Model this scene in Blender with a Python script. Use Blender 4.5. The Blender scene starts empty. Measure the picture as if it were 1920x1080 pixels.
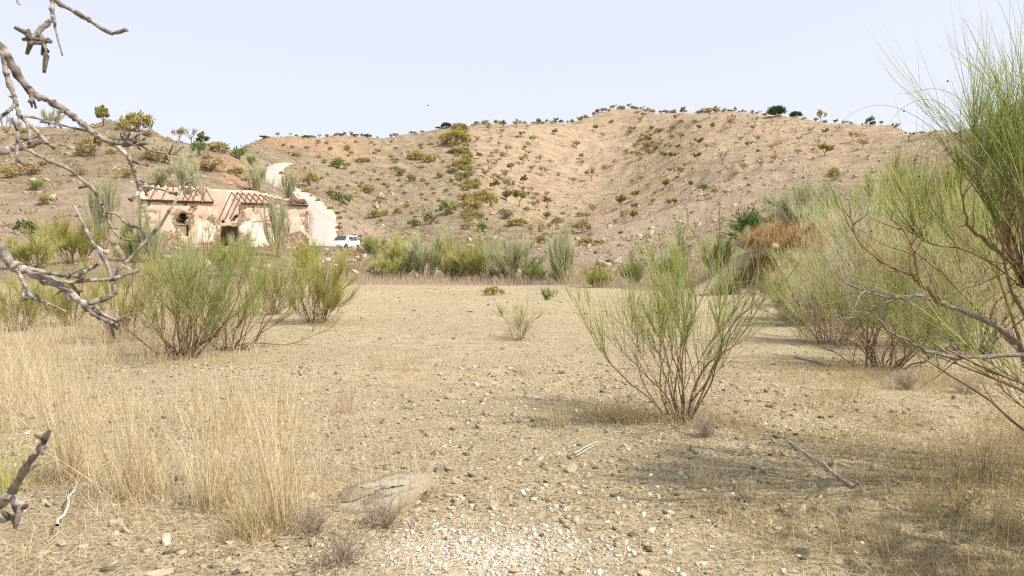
import bpy, bmesh, math, random
import numpy as np
from mathutils import Vector, Matrix

# ------------------------------------------------------------------ camera, sky, sun, exposure
sc = bpy.context.scene
F = 1397.0                      # focal length in photo pixels (1920 wide)
CAMZ = 1.6
PITCH = -math.atan(60.0 / F)    # looking slightly down
cam_data = bpy.data.cameras.new('camera')
cam_data.sensor_width = 36.0
cam_data.lens = 36.0 * F / 1920.0
cam_data.clip_start = 0.05
cam_data.clip_end = 4000.0
cam_data.dof.use_dof = True
cam_data.dof.focus_distance = 9.0
cam_data.dof.aperture_fstop = 11.0
cam = bpy.data.objects.new('camera', cam_data)
sc.collection.objects.link(cam)
cam.location = (0, 0, CAMZ)
cam.rotation_euler = (math.radians(90) + PITCH, 0, 0)
sc.camera = cam

SUN_EL = math.radians(50)
SUN_H = Vector((0.93, -0.37, 0)).normalized()
TO_SUN = Vector((SUN_H.x * math.cos(SUN_EL), SUN_H.y * math.cos(SUN_EL), math.sin(SUN_EL)))
world = bpy.data.worlds.new('World'); sc.world = world; world.use_nodes = True
wn = world.node_tree
bg = wn.nodes['Background']
sky = wn.nodes.new('ShaderNodeTexSky'); sky.sky_type = 'NISHITA'
sky.sun_disc = False
sky.sun_elevation = SUN_EL
sky.sun_rotation = math.atan2(SUN_H.x, SUN_H.y)
sky.altitude = 0; sky.air_density = 1.0; sky.dust_density = 2.0; sky.ozone_density = 1.0
veil = wn.nodes.new('ShaderNodeMix'); veil.data_type = 'RGBA'      # thin even high cloud over the whole sky
veil.inputs[0].default_value = 0.76; veil.inputs[7].default_value = (4.2, 4.2, 4.6, 1)
wn.links.new(sky.outputs[0], veil.inputs[6]); wn.links.new(veil.outputs[2], bg.inputs[0]); bg.inputs[1].default_value = 0.15
sun_d = bpy.data.lights.new('sun', 'SUN'); sun_d.energy = 4.3; sun_d.angle = math.radians(0.7)
sun_d.color = (1.0, 0.93, 0.82)
sun = bpy.data.objects.new('sun', sun_d); sc.collection.objects.link(sun)
sun.rotation_euler = TO_SUN.to_track_quat('Z', 'Y').to_euler()
sc.view_settings.view_transform = 'Standard'; sc.view_settings.look = 'None'
sc.view_settings.exposure = 0.58; sc.view_settings.gamma = 1.0
sc.cycles.use_denoising = False; sc.cycles.filter_width = 1.2
sc.cycles.use_adaptive_sampling = False
sc.cycles.max_bounces = 5; sc.cycles.diffuse_bounces = 3; sc.cycles.transparent_max_bounces = 4

# ------------------------------------------------------------------ helpers
COL = sc.collection
rng = np.random.default_rng(7)
_c, _s = math.cos(PITCH), math.sin(PITCH)

def P(px, py, d):
    """world point seen at photo pixel (px,py) at forward distance d"""
    cx = (px - 960.0) / F; cy = (540.0 - py) / F
    y = _c - _s * cy; z = _s + _c * cy
    k = d / y
    return np.array([cx * k, d, CAMZ + z * k])

def link(o, parent=None):
    COL.objects.link(o)
    if parent is not None: o.parent = parent
    return o

def tag(o, label=None, cat=None, group=None, kind=None):
    if label: o['label'] = label
    if cat: o['category'] = cat
    if group: o['group'] = group
    if kind: o['kind'] = kind
    return o

def empty(name, loc, rz=0.0, scale=1.0):
    o = bpy.data.objects.new(name, None); link(o)
    o.empty_display_size = 0.2
    o.location = loc; o.rotation_euler = (0, 0, rz)
    o.scale = (scale,) * 3 if not hasattr(scale, '__len__') else scale
    return o

class MB:
    """collects vertices / tris / quads (numpy) with a per-vertex tint"""
    def __init__(self): self.v = []; self.q = []; self.t = []; self.c = []; self.n = 0
    def add(self, v, q=None, t=None, tint=0.5):
        v = np.asarray(v, float).reshape(-1, 3)
        if q is not None and len(q): self.q.append(np.asarray(q, np.int64).reshape(-1, 4) + self.n)
        if t is not None and len(t): self.t.append(np.asarray(t, np.int64).reshape(-1, 3) + self.n)
        tn = np.asarray(tint, float)
        self.c.append(np.broadcast_to(tn, (len(v),)) if tn.ndim == 0 else tn.reshape(-1))
        self.v.append(v); self.n += len(v)
        return self
    def mesh(self, name, mat=None, smooth=False):
        me = bpy.data.meshes.new(name)
        v = np.concatenate(self.v); c = np.concatenate(self.c)
        q = np.concatenate(self.q) if self.q else np.zeros((0, 4), np.int64)
        t = np.concatenate(self.t) if self.t else np.zeros((0, 3), np.int64)
        me.vertices.add(len(v)); me.vertices.foreach_set('co', v.astype(np.float32).ravel())
        li = np.concatenate([q.ravel(), t.ravel()]).astype(np.int32)
        ls = np.concatenate([np.arange(len(q)) * 4, len(q) * 4 + np.arange(len(t)) * 3]).astype(np.int32)
        me.loops.add(len(li)); me.loops.foreach_set('vertex_index', li)
        me.polygons.add(len(ls)); me.polygons.foreach_set('loop_start', ls)
        if smooth: me.polygons.foreach_set('use_smooth', np.ones(len(ls), bool))
        a = me.attributes.new('tint', 'FLOAT', 'POINT'); a.data.foreach_set('value', c.astype(np.float32))
        me.update(calc_edges=True)
        if mat: me.materials.append(mat)
        return me
    def build(self, name, mat, parent=None, smooth=False, loc=None):
        o = bpy.data.objects.new(name, self.mesh(name, mat, smooth)); link(o, parent)
        if loc is not None: o.location = loc
        return o

def box(mb, x0, x1, y0, y1, z0, z1, tint=0.5, M=None):
    v = np.array([[x, y, z] for z in (z0, z1) for y in (y0, y1) for x in (x0, x1)], float)
    if M is not None: v = v @ np.array(M.to_3x3()).T + np.array(M.translation)
    mb.add(v, q=[[0, 2, 3, 1], [4, 5, 7, 6], [0, 1, 5, 4], [2, 6, 7, 3], [0, 4, 6, 2], [1, 3, 7, 5]], tint=tint)

def unit(a): return a / (np.linalg.norm(a, axis=-1, keepdims=True) + 1e-9)

def tubes(mb, Pts, R, K=3, tint=0.5, cap=False):
    """Pts (M,N,3), R (M,N) -> tapered tubes"""
    Pts = np.asarray(Pts, float); M, N, _ = Pts.shape
    R = np.broadcast_to(R, (M, N))
    T = np.empty_like(Pts); T[:, 1:-1] = Pts[:, 2:] - Pts[:, :-2]; T[:, 0] = Pts[:, 1] - Pts[:, 0]; T[:, -1] = Pts[:, -1] - Pts[:, -2]
    T = unit(T)
    mean = unit(Pts[:, -1] - Pts[:, 0])
    ref = np.where(np.abs(mean[:, 2:3]) > 0.8, np.array([[1.0, 0, 0]]), np.array([[0, 0, 1.0]]))
    A = unit(np.cross(T, ref[:, None, :])); B = np.cross(T, A)
    ang = np.arange(K) * 2 * math.pi / K
    ring = A[:, :, None, :] * np.cos(ang)[None, None, :, None] + B[:, :, None, :] * np.sin(ang)[None, None, :, None]
    V = Pts[:, :, None, :] + ring * R[:, :, None, None]
    idx = np.arange(M * N * K).reshape(M, N, K)
    nx = np.roll(idx, -1, axis=2)
    q = np.stack([idx[:, :-1], nx[:, :-1], nx[:, 1:], idx[:, 1:]], axis=-1).reshape(-1, 4)
    t = np.asarray(tint, float)
    if t.ndim == 1: t = np.repeat(t, N * K)
    elif t.ndim == 2: t = np.repeat(t.reshape(-1), K)
    tr = None
    if cap:
        tr = np.concatenate([np.stack([idx[:, -1, 0], idx[:, -1, k], idx[:, -1, k + 1]], -1) for k in range(1, K - 1)])
    mb.add(V, q=q, t=tr, tint=t)

def ribbons(mb, Pts, W, side, tint):
    """flat tapering blades: Pts (M,N,3), W (M,N), side (M,3)"""
    M, N, _ = Pts.shape
    o = side[:, None, :] * W[:, :, None]
    V = np.stack([Pts - o, Pts + o], axis=2)
    idx = np.arange(M * N * 2).reshape(M, N, 2)
    q = np.stack([idx[:, :-1, 0], idx[:, :-1, 1], idx[:, 1:, 1], idx[:, 1:, 0]], -1).reshape(-1, 4)
    mb.add(V, q=q, tint=np.repeat(tint, N * 2))

# ------------------------------------------------------------------ numpy noise
def _hash(ix, iy, seed):
    h = (ix.astype(np.int64) * 374761393 + iy.astype(np.int64) * 668265263 + seed * 974634777) & 0xffffffff
    h = ((h ^ (h >> 13)) * 1274126177) & 0xffffffff
    h = (h ^ (h >> 16)) & 0xffffffff
    return h / 4294967295.0
def vnoise(x, y, seed=0):
    ix = np.floor(x); iy = np.floor(y); fx = x - ix; fy = y - iy
    fx = fx * fx * (3 - 2 * fx); fy = fy * fy * (3 - 2 * fy)
    a = _hash(ix, iy, seed); b = _hash(ix + 1, iy, seed); c = _hash(ix, iy + 1, seed); d = _hash(ix + 1, iy + 1, seed)
    return (a + (b - a) * fx) * (1 - fy) + (c + (d - c) * fx) * fy
def fbm(x, y, seed=0, octv=4, gain=0.5):
    s = 0; a = 1; tot = 0
    for k in range(octv):
        s = s + a * (vnoise(x, y, seed + k * 17) - 0.5); tot += a; a *= gain; x = x * 2.03 + 5.1; y = y * 2.03 + 3.7
    return s / tot * 2
def sstep(a, b, x):
    t = np.clip((x - a) / (b - a), 0, 1); return t * t * (3 - 2 * t)

# ------------------------------------------------------------------ materials
def lin(r, g, b):
    f = lambda c: ((c / 255.0 + 0.055) / 1.055) ** 2.4 if c / 255.0 > 0.04045 else c / 255.0 / 12.92
    return (f(r), f(g), f(b), 1.0)

def ramp(nt, fac, stops):
    n = nt.nodes.new('ShaderNodeValToRGB'); el = n.color_ramp.elements
    while len(el) < len(stops): el.new(0.5)
    for e, (p, c) in zip(el, stops): e.position = p; e.color = c if len(c) == 4 else (*c, 1)
    nt.links.new(fac, n.inputs[0]); return n.outputs[0]

def noise_node(nt, scale, detail=4, rough=0.6, vec=None):
    n = nt.nodes.new('ShaderNodeTexNoise'); n.inputs['Scale'].default_value = scale
    n.inputs['Detail'].default_value = detail; n.inputs['Roughness'].default_value = rough
    if vec is not None: nt.links.new(vec, n.inputs['Vector'])
    return n.outputs['Fac']

def mixc(nt, fac, a, b, mode='MIX'):
    n = nt.nodes.new('ShaderNodeMix'); n.data_type = 'RGBA'; n.blend_type = mode
    for s, v in ((0, fac), (6, a), (7, b)):
        if hasattr(v, 'is_linked') or isinstance(v, bpy.types.NodeSocket): nt.links.new(v, n.inputs[s])
        else: n.inputs[s].default_value = v
    return n.outputs[2]

def mathn(nt, op, a, b=None, clamp=False):
    n = nt.nodes.new('ShaderNodeMath'); n.operation = op; n.use_clamp = clamp
    for i, v in enumerate((a, b)):
        if v is None: continue
        if isinstance(v, bpy.types.NodeSocket): nt.links.new(v, n.inputs[i])
        else: n.inputs[i].default_value = v
    return n.outputs[0]

def new_mat(name, rough=0.9, spec=0.15):
    m = bpy.data.materials.new(name); m.use_nodes = True
    b = m.node_tree.nodes['Principled BSDF']
    b.inputs['Roughness'].default_value = rough; b.inputs['Specular IOR Level'].default_value = spec
    return m, m.node_tree, b

def tint_mat(name, stops, rough=0.85, nscale=0, spec=0.12, trans=0.0, bump=0.0, bscale=30):
    """colour from the per-piece tint attribute, broken up by noise"""
    m, nt, b = new_mat(name, rough, spec)
    at = nt.nodes.new('ShaderNodeAttribute'); at.attribute_name = 'tint'
    fac = at.outputs['Fac']
    geo = nt.nodes.new('ShaderNodeNewGeometry')
    if nscale:
        nz = noise_node(nt, nscale, 4, 0.6, geo.outputs['Position'])
        fac = mathn(nt, 'ADD', fac, mathn(nt, 'MULTIPLY', mathn(nt, 'SUBTRACT', nz, 0.5), 0.55))
    col = ramp(nt, fac, stops)
    nt.links.new(col, b.inputs['Base Color'])
    if bump:
        bn = nt.nodes.new('ShaderNodeBump'); bn.inputs['Strength'].default_value = bump; bn.inputs['Distance'].default_value = 0.02
        nt.links.new(noise_node(nt, bscale, 5, 0.65, geo.outputs['Position']), bn.inputs['Height']); nt.links.new(bn.outputs[0], b.inputs['Normal'])
    if trans:
        tr = nt.nodes.new('ShaderNodeBsdfTranslucent'); nt.links.new(col, tr.inputs[0])
        mx = nt.nodes.new('ShaderNodeMixShader'); mx.inputs[0].default_value = trans
        nt.links.new(b.outputs[0], mx.inputs[1]); nt.links.new(tr.outputs[0], mx.inputs[2])
        nt.links.new(mx.outputs[0], nt.nodes['Material Output'].inputs[0])
    return m

def flat_mat(name, col, rough=0.6, spec=0.3, metal=0.0, coat=0.0, nscale=6, amt=0.25):
    m, nt, b = new_mat(name, rough, spec)
    geo = nt.nodes.new('ShaderNodeTexCoord')
    nz = noise_node(nt, nscale, 4, 0.6, geo.outputs['Object'])
    c2 = tuple(x * (1 - amt) for x in col[:3]) + (1,)
    nt.links.new(ramp(nt, nz, [(0.3, c2), (0.7, col)]), b.inputs['Base Color'])
    b.inputs['Metallic'].default_value = metal; b.inputs['Coat Weight'].default_value = coat
    return m

M = {}
M['straw'] = tint_mat('dry_straw', [(0, (0.32, 0.235, 0.13)), (0.35, (0.50, 0.395, 0.23)), (0.7, (0.64, 0.54, 0.35)), (1, (0.72, 0.65, 0.49))], trans=0.25)
M['weed'] = tint_mat('dry_weed', [(0, (0.26, 0.19, 0.09)), (0.4, (0.44, 0.345, 0.18)), (0.75, (0.57, 0.475, 0.28)), (1, (0.47, 0.46, 0.22))], trans=0.2)
M['pinkgrass'] = tint_mat('faded_pink_grass', [(0, (0.34, 0.23, 0.17)), (0.4, (0.46, 0.34, 0.27)), (0.8, (0.55, 0.44, 0.33)), (1, (0.60, 0.46, 0.26))], trans=0.2)
M['hilltuft'] = tint_mat('hill_tufts', [(0, (0.20, 0.16, 0.07)), (0.4, (0.33, 0.26, 0.12)), (0.7, (0.44, 0.35, 0.20)), (1, (0.36, 0.37, 0.17))], trans=0.2)
M['twig_green'] = tint_mat('broom_green', [(0, (0.20, 0.24, 0.05)), (0.3, (0.315, 0.38, 0.10)), (0.6, (0.43, 0.50, 0.175)), (0.85, (0.54, 0.57, 0.26)), (1, (0.66, 0.56, 0.25))], trans=0.32)
M['twig_yellow'] = tint_mat('broom_yellow', [(0, (0.30, 0.295, 0.07)), (0.3, (0.46, 0.45, 0.12)), (0.6, (0.60, 0.56, 0.19)), (0.85, (0.49, 0.55, 0.23)), (1, (0.71, 0.61, 0.32))], trans=0.32)
M['twig_pale'] = tint_mat('broom_pale', [(0, (0.33, 0.32, 0.13)), (0.3, (0.48, 0.49, 0.25)), (0.6, (0.60, 0.61, 0.38)), (0.85, (0.67, 0.66, 0.47)), (1, (0.70, 0.61, 0.36))], trans=0.25)
M['twig_orange'] = tint_mat('dead_broom_orange', [(0, (0.26, 0.13, 0.06)), (0.4, (0.46, 0.28, 0.12)), (0.8, (0.58, 0.42, 0.20)), (1, (0.60, 0.48, 0.28))], trans=0.15)
M['wood'] = tint_mat('broom_wood', [(0, (0.12, 0.082, 0.05)), (0.5, (0.25, 0.175, 0.095)), (1, (0.37, 0.315, 0.135))], nscale=12)
M['deadwood'] = tint_mat('grey_dead_wood', [(0.1, (0.10, 0.078, 0.065)), (0.42, (0.29, 0.245, 0.21)), (0.6, (0.42, 0.37, 0.325)), (0.9, (0.60, 0.55, 0.50))], nscale=55, bump=0.8, bscale=110)
M['greytwig'] = tint_mat('grey_dry_twigs', [(0, (0.22, 0.17, 0.13)), (0.5, (0.40, 0.33, 0.25)), (1, (0.55, 0.47, 0.36))])
M['bark'] = tint_mat('dark_bark', [(0, (0.120, 0.083, 0.061)), (1, (0.320, 0.240, 0.176))], nscale=3)
M['leaf_olive'] = tint_mat('olive_leaves', [(0, (0.186, 0.167, 0.047)), (0.5, (0.354, 0.307, 0.094)), (1, (0.521, 0.446, 0.167))], trans=0.25)
M['leaf_brown'] = tint_mat('faded_brown_leaves', [(0, (0.250, 0.173, 0.086)), (0.5, (0.442, 0.336, 0.154)), (1, (0.595, 0.480, 0.230))], trans=0.25)
M['leaf_green'] = tint_mat('fresh_green_leaves', [(0, (0.108, 0.154, 0.046)), (0.5, (0.208, 0.270, 0.072)), (1, (0.342, 0.396, 0.126))], trans=0.25)
M['leaf_dark'] = tint_mat('dark_evergreen_leaves', [(0, (0.022, 0.050, 0.018)), (0.5, (0.050, 0.094, 0.030)), (1, (0.094, 0.156, 0.050))], trans=0.15)
M['leaf_yellow'] = tint_mat('yellow_green_leaves', [(0, (0.208, 0.176, 0.033)), (0.5, (0.351, 0.305, 0.065)), (1, (0.481, 0.429, 0.130))], trans=0.25)
M['leaf_grey'] = tint_mat('grey_green_leaves', [(0, (0.168, 0.161, 0.084)), (0.5, (0.280, 0.280, 0.161)), (1, (0.420, 0.406, 0.252))], trans=0.25)
M['stone'] = tint_mat('loose_stone', [(0, (0.11, 0.09, 0.06)), (0.25, (0.27, 0.235, 0.16)), (0.5, (0.41, 0.355, 0.245)), (0.75, (0.43, 0.31, 0.195)), (1, (0.58, 0.52, 0.41))], nscale=25, bump=0.5, bscale=60)
M['slab'] = tint_mat('schist_slab', [(0, (0.15, 0.10, 0.06)), (0.3, (0.29, 0.215, 0.135)), (0.55, (0.34, 0.275, 0.185)), (0.8, (0.40, 0.345, 0.25)), (1, (0.50, 0.455, 0.36))], nscale=30, bump=1.0, bscale=60)
M['quartz'] = tint_mat('white_quartz', [(0, (0.38, 0.31, 0.21)), (0.5, (0.56, 0.50, 0.40)), (1, (0.74, 0.71, 0.64))], nscale=20)
M['concrete'] = flat_mat('pale_concrete', (0.47, 0.415, 0.365, 1), 0.9, 0.1, nscale=0.9, amt=0.2)
M['cable'] = flat_mat('black_cable', (0.02, 0.018, 0.016, 1), 0.6)
M['old_wood'] = flat_mat('weathered_timber', (0.27, 0.19, 0.13, 1), 0.9, 0.1, nscale=8, amt=0.5)
M['eave'] = flat_mat('grey_eave_mortar', (0.36, 0.29, 0.23, 1), 0.95, 0.1, nscale=5, amt=0.45)
M['tile'] = flat_mat('old_roof_tile', (0.38, 0.22, 0.15, 1), 0.9, 0.1, nscale=6, amt=0.5)
M['car_paint'] = flat_mat('white_car_paint', (0.80, 0.81, 0.82, 1), 0.25, 0.5, coat=0.6, nscale=2, amt=0.04)
M['glass'] = flat_mat('dark_car_glass', (0.035, 0.045, 0.055, 1), 0.06, 0.6, nscale=2, amt=0.1)
M['tyre'] = flat_mat('black_rubber', (0.025, 0.025, 0.025, 1), 0.8, 0.2)
M['rim'] = flat_mat('alloy_rim', (0.5, 0.5, 0.5, 1), 0.35, 0.5, metal=0.8)
M['lamp'] = flat_mat('headlamp_lens', (0.55, 0.58, 0.6, 1), 0.1, 0.7, coat=0.5)
M['trim'] = flat_mat('black_trim', (0.04, 0.04, 0.045, 1), 0.5, 0.3)

# terrain material : three soils blended by the masks of the terrain mesh
def terrain_mat():
    m, nt, b = new_mat('dry_hill_ground', 0.95, 0.08)
    geo = nt.nodes.new('ShaderNodeNewGeometry'); pos = geo.outputs['Position']
    at = nt.nodes.new('ShaderNodeAttribute'); at.attribute_name = 'soil'
    sep = nt.nodes.new('ShaderNodeSeparateColor'); nt.links.new(at.outputs['Color'], sep.inputs[0])
    n_fine = noise_node(nt, 34, 6, 0.72, pos); n_mid = noise_node(nt, 3.0, 6, 0.68, pos); n_big = noise_node(nt, 0.22, 5, 0.6, pos)
    n_far = noise_node(nt, 0.75, 8, 0.78, pos)
    mp = nt.nodes.new('ShaderNodeMapping'); mp.inputs['Rotation'].default_value = (0, 0, math.radians(-38)); mp.inputs['Scale'].default_value = (0.12, 0.75, 0.5); nt.links.new(pos, mp.inputs['Vector'])
    n_rib = noise_node(nt, 1.0, 5, 0.65, mp.outputs[0])
    flat = mixc(nt, ramp(nt, n_mid, [(0.38, (0, 0, 0)), (0.66, (1, 1, 1))]), (0.41, 0.33, 0.205, 1), (0.61, 0.505, 0.34, 1))
    flat = mixc(nt, ramp(nt, n_big, [(0.40, (0, 0, 0)), (0.62, (1, 1, 1))]), flat, mixc(nt, 0.6, flat, (0.36, 0.32, 0.205, 1)))
    flat = mixc(nt, ramp(nt, n_fine, [(0.40, (1, 1, 1)), (0.56, (0, 0, 0))]), flat, (0.20, 0.16, 0.09, 1))
    at3 = nt.nodes.new('ShaderNodeAttribute'); at3.attribute_name = 'chalk'
    flat = mixc(nt, mathn(nt, 'MULTIPLY', at3.outputs['Fac'], ramp(nt, n_fine, [(0.38, (0.1, 0.1, 0.1)), (0.55, (1, 1, 1))])), flat, (0.66, 0.60, 0.50, 1))
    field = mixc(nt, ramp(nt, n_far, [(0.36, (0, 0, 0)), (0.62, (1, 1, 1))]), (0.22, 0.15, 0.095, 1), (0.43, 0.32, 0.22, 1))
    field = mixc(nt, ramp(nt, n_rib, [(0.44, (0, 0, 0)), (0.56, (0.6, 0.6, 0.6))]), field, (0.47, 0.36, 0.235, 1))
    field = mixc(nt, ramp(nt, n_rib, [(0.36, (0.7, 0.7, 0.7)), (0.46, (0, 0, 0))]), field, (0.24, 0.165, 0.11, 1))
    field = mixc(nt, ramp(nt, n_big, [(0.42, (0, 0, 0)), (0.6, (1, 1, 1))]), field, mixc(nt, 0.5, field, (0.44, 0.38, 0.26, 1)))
    scrub = mixc(nt, ramp(nt, n_far, [(0.38, (0, 0, 0)), (0.62, (1, 1, 1))]), (0.165, 0.12, 0.07, 1), (0.38, 0.285, 0.19, 1))
    scrub = mixc(nt, ramp(nt, n_big, [(0.42, (0, 0, 0)), (0.6, (1, 1, 1))]), scrub, mixc(nt, 0.5, scrub, (0.40, 0.36, 0.25, 1)))
    pink = mixc(nt, ramp(nt, n_far, [(0.34, (0, 0, 0)), (0.66, (1, 1, 1))]), (0.34, 0.245, 0.18, 1), (0.52, 0.405, 0.31, 1))
    col = mixc(nt, sep.outputs[0], scrub, flat)
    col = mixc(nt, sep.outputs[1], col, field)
    col = mixc(nt, sep.outputs[2], col, pink)
    # exposed red earth
    at2 = nt.nodes.new('ShaderNodeAttribute'); at2.attribute_name = 'red'
    redc = mixc(nt, n_far, (0.40, 0.215, 0.125, 1), (0.55, 0.36, 0.235, 1))
    col = mixc(nt, at2.outputs['Fac'], col, redc)
    # stony speckle
    vo = nt.nodes.new('ShaderNodeTexVoronoi'); vo.inputs['Scale'].default_value = 1.6; nt.links.new(pos, vo.inputs['Vector'])
    spk = ramp(nt, vo.outputs['Distance'], [(0.10, (1, 1, 1)), (0.22, (0, 0, 0))])
    col = mixc(nt, mathn(nt, 'MULTIPLY', spk, mathn(nt, 'MULTIPLY', mathn(nt, 'SUBTRACT', 1.0, sep.outputs[0]), 0.45)), col, (0.50, 0.43, 0.33, 1))
    nt.links.new(col, b.inputs['Base Color'])
    b1 = nt.nodes.new('ShaderNodeBump'); b1.inputs['Strength'].default_value = 0.9; b1.inputs['Distance'].default_value = 0.035
    nt.links.new(n_fine, b1.inputs['Height'])
    b2 = nt.nodes.new('ShaderNodeBump'); b2.inputs['Strength'].default_value = 1.0; b2.inputs['Distance'].default_value = 0.75
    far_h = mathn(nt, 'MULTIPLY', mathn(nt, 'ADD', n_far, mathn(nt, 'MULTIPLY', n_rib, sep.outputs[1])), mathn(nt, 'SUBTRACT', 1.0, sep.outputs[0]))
    nt.links.new(far_h, b2.inputs['Height']); nt.links.new(b1.outputs[0], b2.inputs['Normal']); nt.links.new(b2.outputs[0], b.inputs['Normal'])
    return m
M['terrain'] = terrain_mat()

def wall_mat():
    """tint 0 bare rubble, 0.5 peach plaster, 1 white lime"""
    m, nt, b = new_mat('ruined_wall', 0.95, 0.08)
    at = nt.nodes.new('ShaderNodeAttribute'); at.attribute_name = 'tint'
    tc = nt.nodes.new('ShaderNodeTexCoord'); pos = tc.outputs['Object']
    n1 = noise_node(nt, 1.6, 6, 0.65, pos); n2 = noise_node(nt, 7, 5, 0.7, pos)
    vo = nt.nodes.new('ShaderNodeTexVoronoi'); vo.inputs['Scale'].default_value = 4.5; nt.links.new(pos, vo.inputs['Vector'])
    rub = mixc(nt, n2, (0.32, 0.225, 0.155, 1), (0.56, 0.44, 0.33, 1))
    rub = mixc(nt, ramp(nt, vo.outputs['Distance'], [(0.35, (0, 0, 0)), (0.6, (1, 1, 1))]), rub, (0.26, 0.175, 0.12, 1))
    pla = mixc(nt, ramp(nt, n1, [(0.35, (0, 0, 0)), (0.65, (1, 1, 1))]), (0.60, 0.41, 0.29, 1), (0.71, 0.59, 0.475, 1))
    pla = mixc(nt, ramp(nt, n2, [(0.58, (0, 0, 0)), (0.72, (1, 1, 1))]), pla, (0.47, 0.37, 0.28, 1))
    whi = mixc(nt, n2, (0.66, 0.58, 0.49, 1), (0.80, 0.75, 0.68, 1))
    f = at.outputs['Fac']
    col = mixc(nt, ramp(nt, f, [(0.15, (0, 0, 0)), (0.35, (1, 1, 1))]), rub, pla)
    col = mixc(nt, ramp(nt, f, [(0.65, (0, 0, 0)), (0.85, (1, 1, 1))]), col, whi)
    nt.links.new(col, b.inputs['Base Color'])
    bn = nt.nodes.new('ShaderNodeBump'); bn.inputs['Strength'].default_value = 0.6; bn.inputs['Distance'].default_value = 0.05
    nt.links.new(n2, bn.inputs['Height']); nt.links.new(bn.outputs[0], b.inputs['Normal'])
    return m
M['wall'] = wall_mat()

# ------------------------------------------------------------------ terrain
FLAT = lambda d: 480 + CAMZ * F / d
COLS = {  # photo column : (photo row, forward distance) of the ground going away
 -350: [(545, 30), (490, 44), (430, 58), (380, 72), (300, 94), (240, 112), (215, 124)],
 0:    [(545, 34), (500, 47), (450, 57), (418, 64), (398, 74), (330, 92), (270, 108), (238, 122)],
 150:  [(541, 37), (490, 51), (440, 61), (412, 67), (398, 74), (330, 92), (262, 110), (224, 122)],
 240:  [(536, 40), (476, 56), (448, 64), (405, 72), (395, 77), (330, 92), (262, 110), (219, 122)],
 300:  [(532, 43), (468, 57), (462, 66), (440, 72), (385, 82), (330, 94), (275, 112), (242, 122)],
 370:  [(530, 45), (467, 58), (460, 68), (440, 74), (375, 86), (325, 99), (285, 113), (264, 122)],
 440:  [(530, 45), (466, 59), (458, 71), (440, 77), (390, 87), (335, 102), (300, 116), (278, 128), (270, 175), (263, 205)],
 500:  [(530, 45), (466, 61), (456, 74), (440, 80), (400, 90), (348, 110), (314, 128), (295, 150), (262, 210)],
 550:  [(530, 45), (468, 63), (458, 76), (436, 83), (395, 96), (355, 113), (330, 128), (300, 160), (257, 216)],
 600:  [(530, 45), (475, 64), (462, 78), (432, 85), (400, 95), (372, 107), (345, 126), (300, 170), (256, 222)],
 650:  [(530, 45), (482, 64), (469, 83), (455, 92), (415, 106), (385, 122), (335, 162), (256, 228)],
 720:  [(530, 45), (500, 58), (476, 78), (450, 95), (415, 115), (372, 140), (320, 180), (256, 238)],
 800:  [(530, 45), (506, 55), (474, 75), (442, 98), (412, 120), (360, 155), (300, 200), (246, 248)],
 865:  [(530, 45), (506, 53), (470, 72), (428, 104), (385, 138), (322, 180), (264, 222), (230, 254)],
 900:  [(530, 45), (505, 53), (470, 72), (430, 104), (390, 140), (335, 180), (275, 222), (227, 257)],
 960:  [(530, 45), (502, 54), (468, 68), (446, 92), (415, 130), (360, 178), (285, 228), (224, 265)],
 1040: [(532, 43), (505, 54), (462, 64), (455, 84), (444, 115), (412, 155), (352, 203), (285, 245), (218, 282)],
 1110: [(535, 41), (505, 54), (472, 70), (453, 96), (432, 128), (388, 176), (340, 222), (296, 258), (248, 286), (200, 306)],
 1150: [(538, 40), (502, 52), (470, 70), (450, 95), (418, 130), (378, 178), (335, 220), (290, 258), (240, 284), (196, 302)],
 1200: [(541, 38), (500, 50), (470, 68), (448, 88), (402, 130), (352, 180), (312, 222), (275, 255), (232, 282), (199, 300)],
 1300: [(548, 33), (515, 43), (475, 59), (450, 73), (400, 100), (352, 135), (300, 178), (250, 230), (205, 282)],
 1400: [(556, 29), (535, 31.5), (470, 34), (452, 44), (425, 60), (390, 84), (345, 112), (305, 145), (260, 198), (210, 268)],
 1500: [(560, 28), (540, 30), (462, 33), (440, 46), (415, 60), (380, 80), (345, 102), (300, 142), (260, 190), (221, 248)],
 1600: [(560, 28), (510, 38), (460, 52), (420, 66), (380, 82), (340, 105), (290, 150), (255, 195), (233, 235)],
 1700: [(560, 28), (510, 36), (460, 50), (420, 62), (370, 80), (330, 100), (290, 130), (255, 175), (231, 220)],
 1790: [(560, 28), (510, 36), (450, 48), (400, 62), (350, 78), (300, 98), (255, 130), (225, 160)],
 1920: [(560, 26), (500, 35), (440, 46), (380, 58), (320, 72), (260, 88), (210, 104), (170, 118)],
 2300: [(560, 24), (480, 34), (400, 46), (330, 60), (260, 75), (180, 92), (100, 110)],
}
RG = np.exp(np.linspace(math.log(0.5), math.log(900), 700))
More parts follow.
